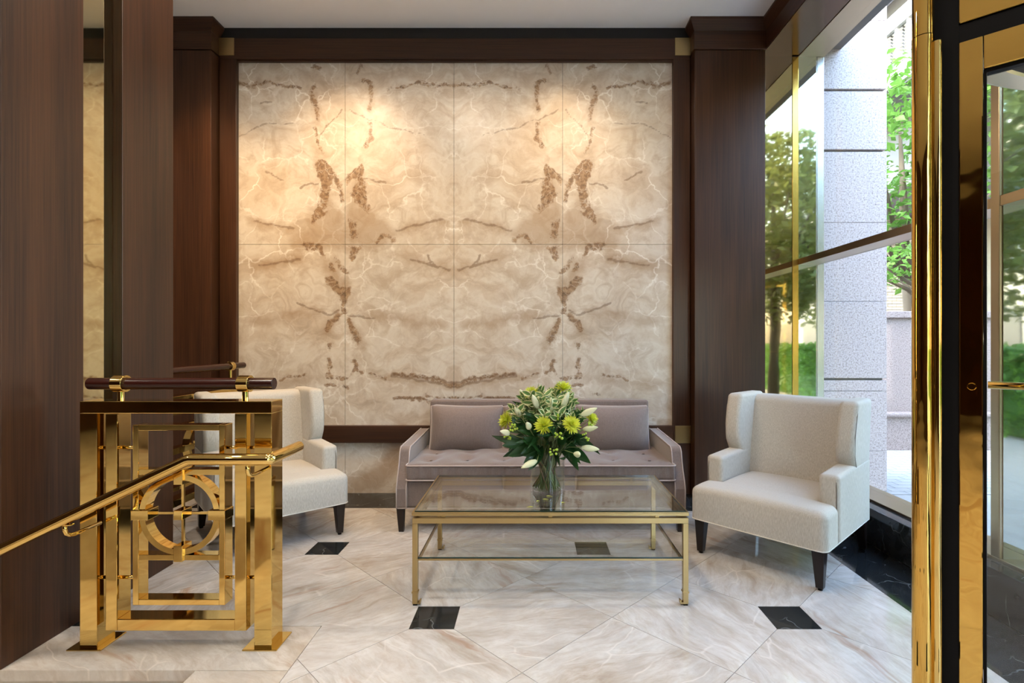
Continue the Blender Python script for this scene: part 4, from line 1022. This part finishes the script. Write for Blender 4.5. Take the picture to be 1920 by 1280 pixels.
# berries
BER = MB(); BER.lathe([(0.0008, -0.0062), (0.0045, -0.0045), (0.0062, 0), (0.0045, 0.0045), (0.0008, 0.0062)], 12); BERM = BER.mesh('berry', 'berry', True)
bers = [((-0.185, -0.17, 0.38), 'green berry cluster beside the left chrysanthemum'), ((-0.22, -0.14, 0.325), 'yellowish berry cluster low at the bouquet left'), ((0.05, -0.235, 0.345), 'green berry cluster right of the central chrysanthemum'),
        ((0.025, -0.235, 0.265), 'bright green berry cluster low at the bouquet centre'), ((0.195, -0.18, 0.33), 'green berry cluster under the right chrysanthemum'), ((0.215, -0.15, 0.385), 'green berry cluster between right chrysanthemum and right buds'), ((0.06, -0.15, 0.44), 'green berry cluster beside the upright lily bud')]
for H, lab in bers:
    t = thing('berry_sprig', lab, 'berries', V0, 0, 'berry sprigs in the bouquet'); stem(t, Vector(H), 0.002)
    for k in range(9):
        o = link('berry', BERM, t, local=True, loc=Vector(H)+Vector((rnd.uniform(-0.019, 0.019), rnd.uniform(-0.015, 0.01), rnd.uniform(-0.016, 0.02))))
        s_ = rnd.uniform(0.8, 1.2); o.scale = (s_, s_, s_)
# dark leaves low in the bouquet
def dark_leaf(H, d, me, roll, sc_=1.0):
    sd = 'on the left side' if H[0] < -0.05 else ('on the right side' if H[0] > 0.05 else ('at the front' if H[1] < 0 else 'at the back'))
    t = thing('broad_leaf', 'glossy dark green leaf low %s of the bouquet' % sd, 'leaf', V0, 0, 'dark leaves %s of the bouquet' % sd)
    stem(t, Vector(H), 0.002); lf = link('leaf', me, t, local=True, loc=H); aim(lf, d, roll, 'Y'); lf.scale = (sc_, sc_, sc_)
for k in range(64):
    az = k*137.5; el = rnd.uniform(-22, 34); rr = rnd.uniform(0.08, 0.15)
    H, d = dome(az, el, rr); H.z = max(0.225, H.z-0.045)
    dark_leaf(H, d+Vector((0, 0, rnd.uniform(-0.5, 0.25))), rnd.choice(LD if k % 3 else LN), rnd.uniform(-0.7, 0.7), rnd.uniform(0.7, 1.05))
for H, d, k, s_ in (((-0.03, -0.10, 0.27), (-0.35, -0.75, -1.0), 1, 1.0), ((0.02, -0.10, 0.26), (0.3, -0.8, -0.8), 0, 0.9), ((0.10, -0.07, 0.26), (1.0, -0.4, -0.55), 0, 1.1), ((0.08, -0.09, 0.25), (0.9, -0.5, -0.75), 1, 1.0),
                    ((-0.06, -0.10, 0.25), (-0.6, -0.6, -0.9), 0, 0.85), ((-0.08, -0.06, 0.26), (-0.95, -0.2, -0.35), 0, 1.0), ((-0.12, -0.05, 0.28), (-1, -0.3, -0.1), 0, 0.9), ((0.0, -0.09, 0.25), (0.0, -0.5, -1.0), 0, 0.9)):
    dark_leaf(H, d, LD[k], 0.2, s_)
for k in range(22):
    H, d = dome(-90+rnd.uniform(-80, 80), rnd.uniform(-8, 30), rnd.uniform(0.10, 0.17))
    dark_leaf(H, d+Vector((rnd.uniform(-0.5, 0.5), 0, rnd.uniform(-0.2, 0.6))), rnd.choice(LD if k % 2 else LN), rnd.uniform(-0.7, 0.7), rnd.uniform(0.55, 0.8))
for H, d, k, s_ in (((-0.05, -0.11, 0.235), (-0.2, -0.6, -0.5), 0, 0.75), ((0.03, -0.12, 0.24), (0.25, -0.6, -0.35), 0, 0.8), ((0.07, -0.10, 0.24), (0.6, -0.6, -0.2), 1, 0.8), ((-0.02, -0.12, 0.25), (0.05, -0.7, 0.1), 0, 0.8),
                    ((-0.06, -0.12, 0.28), (-0.5, -0.7, 0.3), 0, 0.8), ((0.05, -0.13, 0.29), (0.4, -0.7, 0.35), 0, 0.75), ((0.0, -0.12, 0.30), (-0.2, -0.6, 0.5), 1, 0.7)):
    dark_leaf(H, d, LD[k], 0.1, s_)
# extra cut stems crossing in the vase
for k in range(60):
    a = rnd.uniform(0, 6.28); rb = rnd.uniform(0.03, 0.086); b0 = (rb*math.cos(a), rb*math.sin(a), 0.018)
    a2 = a+math.pi+rnd.uniform(-1.5, 1.5); r2 = rnd.uniform(0.045, 0.088)
    t = tag(MB().tube([b0, (r2*math.cos(a2), r2*math.sin(a2), 0.216), (r2*1.15*math.cos(a2), r2*1.15*math.sin(a2), 0.27)], rnd.uniform(0.0022, 0.0045), 6).build('cut_stem', 'stem_green' if k % 3 else 'stem_brown', None, True), 'thin cut stem standing in the glass vase', 'stem', 'cut stems in the vase'); t.location = V0
# fallen petals on the glass
pm = leaf_mesh('fallen_petal', 0.036, 0.004, 'petal_yellow', 0.12, 0.5)
for x, y, a, lab in ((1000, 951, 85, 'fallen yellow petal at the front left of the vase'), (1006, 941, -30, 'fallen pale petal left under the vase front'), (1017, 937, -75, 'fallen pale petal in front of the vase centre'), (1024, 931, -80, 'fallen pale petal nearest the vase base'), (1052, 944, -40, 'fallen curved petal at the front right of the vase')):
    zt_ = 0.4672; d = 985*(1.3-zt_)/(y-642)
    o = link('fallen_petal', pm, None, loc=((x-998)/985*d, d, zt_+0.003), rot=(0, 0, R(a))); tag(o, lab, 'petal', 'petals fallen on the table')

# ------------------------------------------------------------------ revolving door on the right
door = struct(empty('door_1', (1.89, 0.965, 0)), 'polished brass revolving door with a glass leaf')
DC = Vector((1.9, 1.0)); DR = 0.89
MB().cyl((1.19, 1.60, 0), (1.19, 1.60, 2.225), 0.0285, 40).build('post', 'brass_wavy', door, 40)
MB().cyl((1.19, 1.60, 2.228), (1.19, 1.60, 2.62), 0.0275, 40).build('post_cap', 'brass_wavy', door, 40)
MB().cyl((1.212, 1.572, 0), (1.212, 1.572, 2.2), 0.012, 20).build('post_bead', 'brass', door, 40)
P0 = Vector((1.259, 1.55)); U = Vector((0.7317, -0.6816)); Nn = Vector((0.6816, 0.7317))
def leafbox(nm, t0, t1, n0, n1, z0, z1, mat, bev=0.0, par=door):
    m_ = MB(); q = []
    for z in (z0, z1):
        for t, n in ((t0, n0), (t1, n0), (t1, n1), (t0, n1)):
            p = P0+U*t+Nn*n; q.append((p.x, p.y, z))
    m_.add(q, [(0, 3, 2, 1), (4, 5, 6, 7), (0, 1, 5, 4), (1, 2, 6, 5), (2, 3, 7, 6), (3, 0, 4, 7)])
    return m_.build(nm, mat, par, False, bev)
leafbox('weather_strip', -0.072, -0.001, 0.004, 0.05, 0.0, 2.62, 'rubber')
leafbox('door_stile', 0.0, 0.054, 0.0, 0.045, 0.005, 2.184, 'brass_wavy', 0.003)
leafbox('door_stile', 0.80, 0.86, 0.0, 0.045, 0.005, 2.184, 'brass_wavy', 0.003)
leafbox('top_rail', 0.055, 0.80, 0.0, 0.045, 2.088, 2.184, 'brass_wavy', 0.003)
leafbox('bottom_rail', 0.055, 0.80, 0.0, 0.045, 0.005, 0.12, 'brass_wavy', 0.003)
leafbox('gasket', 0.0545, 0.0615, 0.008, 0.037, 0.12, 2.088, 'rubber'); leafbox('gasket', 0.0615, 0.79, 0.008, 0.037, 2.078, 2.088, 'rubber')
leafbox('door_glass', 0.058, 0.80, 0.019, 0.025, 0.12, 2.084, 'glass_window')
leafbox('header_gap', -0.07, 0.9, 0.006, 0.06, 2.186, 2.238, 'rubber')
leafbox('header_fascia', -0.0, 0.9, 0.0, 0.06, 2.240, 2.62, 'brass_wavy', 0.003)
a = P0+U*0.062+Nn*0.075; b = P0+U*0.79+Nn*0.075
MB().cyl((a.x, a.y, 1.174), (b.x, b.y, 1.174), 0.011, 16).build('push_bar', 'brass', door, True)
lk = P0+U*0.029; c_ = lk-Nn*0.006
MB().cyl((lk.x, lk.y, 1.172), (c_.x, c_.y, 1.172), 0.011, 20, 0.009).build('lock_cylinder', 'brass', door, 40)
# drum canopy
def arc_ring(nm, prof, mat, n=64):
    m_ = MB(); vs_, fs = [], []; w = len(prof)
    for k in range(n+1):
        a_ = R(-38+170*k/n)
        for r_, z_ in prof: vs_.append((DC.x+r_*math.cos(a_), DC.y+r_*math.sin(a_), z_))
    for k in range(n):
        for q in range(w-1): fs.append((k*w+q, (k+1)*w+q, (k+1)*w+q+1, k*w+q+1))
    m_.add(vs_, fs); return m_.build(nm, mat, door, 40)
arc_ring('canopy_fascia', [(DR-0.02, 2.19), (DR-0.002, 2.20), (DR+0.006, 2.30), (DR+0.024, 2.42), (DR+0.03, 2.62), (0.0, 2.62)], 'drum_white')
arc_ring('canopy_rim', [(DR-0.085, 2.205), (DR-0.08, 2.196), (DR-0.02, 2.19)], 'bronze_frame')
arc_ring('canopy_groove', [(DR-0.11, 2.215), (DR-0.085, 2.205)], 'rubber')
arc_ring('canopy_soffit', [(0.0, 2.26), (DR-0.30, 2.255), (DR-0.24, 2.235), (DR-0.17, 2.235), (DR-0.11, 2.215)], 'drum_white')
MB().cyl((DC.x, DC.y, 0), (DC.x, DC.y, 2.26), 0.03, 24).build('centre_shaft', 'brass', door, 40)

# ================================================================== OUTSIDE
# ------------------------------------------------------------------ granite pier against the window
gp = thing('granite_pier', 'grey granite block pier outside the window', 'pier', (2.8, 4.9, 0))
zj = [0.0, 0.352, 0.875, 0.978, 1.66, 2.35, 2.98, 3.51, 4.12, 5.2, 6.2]
deep = {0.978, 2.98, 3.51}
for a, b in zip(zj, zj[1:]):
    g0 = 0.010 if a in deep else 0.0015; g1 = 0.010 if b in deep else 0.0015
    box('granite_block', 2.50, 3.105, 4.60, 5.3, a+g0, b-g1, 'granite', gp, 0.004 if (a in deep or b in deep) else 0.001)
box('core', 2.52, 3.085, 4.63, 5.27, 0.0, 6.2, 'concrete_grey', gp)
# ------------------------------------------------------------------ paving
gr = struct(box('floor_outside', 2.5, 40, -40, 60, -0.2, -0.006, 'paving_joint'), 'grey brick paving outside')
pv = MB().box(-0.097, 0.097, -0.047, 0.047, -0.006, 0.0).mesh('paver', 'paver')
for j in range(19):
    for i in range(15):
        link('paver', pv, gr, local=True, loc=(2.75+0.2*i+(0.1 if j % 2 else 0), 4.55+0.1*j, 0))
pl = MB().box(2.5, 40, -40, 4.49, -0.006, -0.002); pl.box(5.8, 40, 4.5, 60, -0.006, -0.002); pl.build('paving_beyond', 'paver', gr)
# ------------------------------------------------------------------ low granite wall with cap and ledge
rw = thing('garden_wall', 'low pinkish granite wall with a ledge beyond the pier', 'wall', (5, 6.5, 0))
box('wall_body', 2.6, 7.5, 6.40, 6.7, 0.0, 1.60, 'granite_pink', rw)
box('cap', 2.6, 7.5, 6.36, 6.74, 1.60, 1.68, 'granite_pink', rw, 0.006)
box('plinth', 2.6, 7.5, 6.34, 6.40, 0.0, 0.40, 'granite_pink', rw)
box('ledge', 2.6, 7.5, 6.30, 6.41, 0.40, 0.46, 'granite_pink', rw, 0.02)
# ------------------------------------------------------------------ brick building
bb = thing('brick_building', 'tan brick building with dark window and louvred balcony behind trees', 'building', (9, 12, 0))
YBR = 12.0
bw = MB(); bw.box(4.0, 8.66, YBR+0.012, YBR+0.5, 0.0, 4.2); bw.box(8.66, 9.6, YBR+0.012, YBR+0.5, 0.0, 1.93); bw.box(9.6, 20, YBR+0.012, YBR+0.5, 0, 4.2); bw.box(8.66, 9.6, YBR+0.3, YBR+0.5, 1.93, 4.2)
bw.build('wall', 'mortar', bb)
bk1 = MB().box(-0.094, 0.094, -0.012, 0.012, -0.029, 0.029).mesh('brick', 'brick')
for j in range(44):
    z = 1.58+0.067*j+0.033
    for i in range(9):
        x = 7.62+0.198*i+(0.099 if j % 2 else 0)
        if x+0.094 > 8.655 and z > 1.93 : continue
        link('brick', bk1, bb, local=True, loc=(x-9, 0.0, z))
bf = MB(); bf.box(4.0, 7.5, YBR, YBR+0.02, 0, 4.2); bf.box(9.62, 20, YBR, YBR+0.02, 0, 4.2); bf.build('brickwork_beyond', 'brick', bb)
wf = MB(); wf.box(8.66, 8.73, YBR-0.01, YBR+0.2, 1.95, 4.2); wf.box(9.53, 9.6, YBR-0.01, YBR+0.2, 1.95, 4.2); wf.box(8.66, 9.6, YBR-0.04, YBR+0.2, 1.90, 1.96); wf.box(9.08, 9.12, YBR, YBR+0.15, 1.95, 4.2)
wd = wf.build('window', 'concrete_grey', bb); box('window_pane', 8.7, 9.55, YBR+0.12, YBR+0.14, 1.96, 4.2, 'window_dark', wd)
# overhanging upper floor with a louvred balcony
box('floor_slab', 6.0, 16, 6.6, 13, 5.56, 5.86, 'concrete_white', bb); box('soffit', 6.06, 16, 6.66, 13, 5.52, 5.56, 'concrete_grey', bb)
box('balcony_cap', 6.0, 6.25, 6.6, 13, 6.50, 6.76, 'concrete_white', bb)
for k in range(22):
    y = 7.0+0.28*k; p = box('louvre_post', 6.02, 6.10, y, y+0.05, 5.86, 6.50, 'concrete_white', bb)
lou = MB().box(-0.015, 0.02, -0.115, 0.115, -0.008, 0.008).mesh('louvre_slat', 'louver')
for k in range(12):
    for j in range(11):
        o = link('louvre_slat', lou, bb, local=True, loc=(6.07-9, 8.0+0.28*k+0.165-12, 5.90+0.056*j)); o.rotation_euler = (0, R(35), 0)
box('upper_wall', 7.4, 16, 6.6, 13, 5.86, 9.0, 'concrete_grey', bb); box('roof_slab', 6.0, 16, 6.6, 13, 8.3, 8.6, 'concrete_white', bb); box('balcony_wall', 6.12, 6.2, 6.6, 13, 5.86, 6.5, 'concrete_grey', bb)
box('block', 6.9, 16, 9.5, 13, 4.2, 5.52, 'concrete_grey', bb)

# ------------------------------------------------------------------ trees
def tree(name, label, base, h, crown_c, rad, n, size, mat, seed, branches=(), group='trees outside'):
    q = random.Random(seed); t = thing(name, label, 'tree', base, 0, group)
    m_ = MB(); cc = Vector(crown_c)
    MB().tube([(0, 0, 0), (0.03, 0.02, h*0.3), (cc.x*0.6, cc.y*0.6, h*0.62), (cc.x, cc.y, h*0.9)], [0.13, 0.11, 0.07, 0.02], 8).build('trunk', 'bark', t, True, 0, 2, True)
    for k in range(9):
        a = q.uniform(0, 6.28); e = Vector((math.cos(a)*rad[0]*0.8, math.sin(a)*rad[1]*0.8, q.uniform(-0.5, 0.6)*rad[2]))+cc
        s0 = Vector((cc.x*0.4, cc.y*0.4, h*0.45)); mid = s0.lerp(e, 0.5)+Vector((0, 0, 0.15))
        MB().tube([s0, mid, e], [0.05, 0.03, 0.008], 6).build('branch', 'bark', t, True, 0, 2, True)
    vs_, fs = [], []
    for k in range(n):
        while True:
            p = Vector((q.uniform(-1, 1), q.uniform(-1, 1), q.uniform(-1, 1)))
            if p.length < 1 and p.length > 0.25: break
        if mnoise.noise(p*2.6+Vector((seed, 0, 0))) < -0.08: continue
        p = Vector((p.x*rad[0], p.y*rad[1], p.z*rad[2]))+cc
        L = size*q.uniform(0.6, 1.2); w = L*0.30
        d = Vector((q.uniform(-1, 1), q.uniform(-1, 1), q.uniform(-0.7, 0.3))).normalized(); s_ = d.cross(Vector((q.uniform(-1, 1), q.uniform(-1, 1), 1))).normalized(); up = s_.cross(d)*0.25*w
        b0 = len(vs_); vs_ += [p, p+d*L*0.5-s_*w+up, p+d*L, p+d*L*0.5+s_*w+up, p+d*L*0.5]; fs += [(b0, b0+1, b0+4), (b0+1, b0+2, b0+4), (b0, b0+4, b0+3), (b0+4, b0+2, b0+3)]
    MB().add(vs_, fs).build('foliage', mat, t, False, 0, 2, True)['kind'] = 'stuff'
    return t
tree('street_tree', 'bright green leafy tree between the granite pier and the building', (6.2, 8.6, 0), 5.0, (-0.6, -0.6, 4.15), (1.7, 1.1, 1.55), 5200, 0.16, 'leaf_tree', 5)
tree('street_tree', 'low bluish green tree branch over the garden wall', (6.6, 7.6, 0), 3.2, (-1.25, -0.1, 2.42), (0.8, 0.5, 0.35), 600, 0.13, 'leaf_tree', 9)
tree('street_tree', 'tall yellowish tree out in the street behind the camera', (5.6, -3.2, 0), 6.0, (0, 0, 4.0), (2.3, 1.9, 2.3), 15000, 0.20, 'leaf_tree_yellow', 12)
tree('street_tree', 'broad green tree beside the street seen only in reflections', (9.5, -6.5, 0), 7.0, (0, 0, 4.4), (3.4, 3.2, 2.8), 15000, 0.26, 'leaf_tree_yellow', 15)
tree('street_tree', 'rounded green tree opposite the revolving door', (8.5, 1.6, 0), 5.2, (0, 0, 3.6), (2.4, 2.4, 2.2), 9000, 0.22, 'leaf_tree', 18)
hd = thing('hedge', 'clipped dark hedge along the street', 'hedge', (8, -3, 0))
q = random.Random(3); vs_, fs = [], []
for k in range(22000):
    p = Vector((q.uniform(6.4, 6.75) if k % 3 else q.uniform(6.5, 7.4), q.uniform(-12, 3.5), q.uniform(0.02, 1.25)))
    if k % 3 == 0: p.z = q.uniform(1.05, 1.25); d = Vector((q.uniform(-1, 1), q.uniform(-1, 1), q.uniform(-1, 1))).normalized()*0.10; s_ = d.cross(Vector((0.3, 0.5, 1))).normalized()*0.03
    b0 = len(vs_); vs_ += [p, p+d*0.5-s_, p+d, p+d*0.5+s_]; fs += [(b0, b0+1, b0+2, b0+3)]
MB().add(vs_, fs).build('foliage', 'leaf_tree', hd)['kind'] = 'stuff'
box('twig_core', 6.6, 7.2, -11.8, 3.3, 0.0, 1.1, 'grass', hd)

# ------------------------------------------------------------------ added office block, put in to block the bright horizon sky
ob_ = thing('added_office_block', 'beige office block added across the street to hide the bright horizon', 'building', (17, -4, 0))
box('wall', 17.0, 24.0, -34, 5.0, 0.0, 9.0, 'brick', ob_); box('roof_edge', 16.8, 24.0, -34, 5.2, 9.0, 9.5, 'concrete_white', ob_)
wm = MB().box(-0.06, 0.06, -0.9, 0.9, -0.8, 0.8).mesh('window', 'window_dark')
for k in range(12):
    for j in range(3): link('window', wm, ob_, local=True, loc=(-0.02, 2.0-3.0*k+4-4, 1.8+2.8*j))
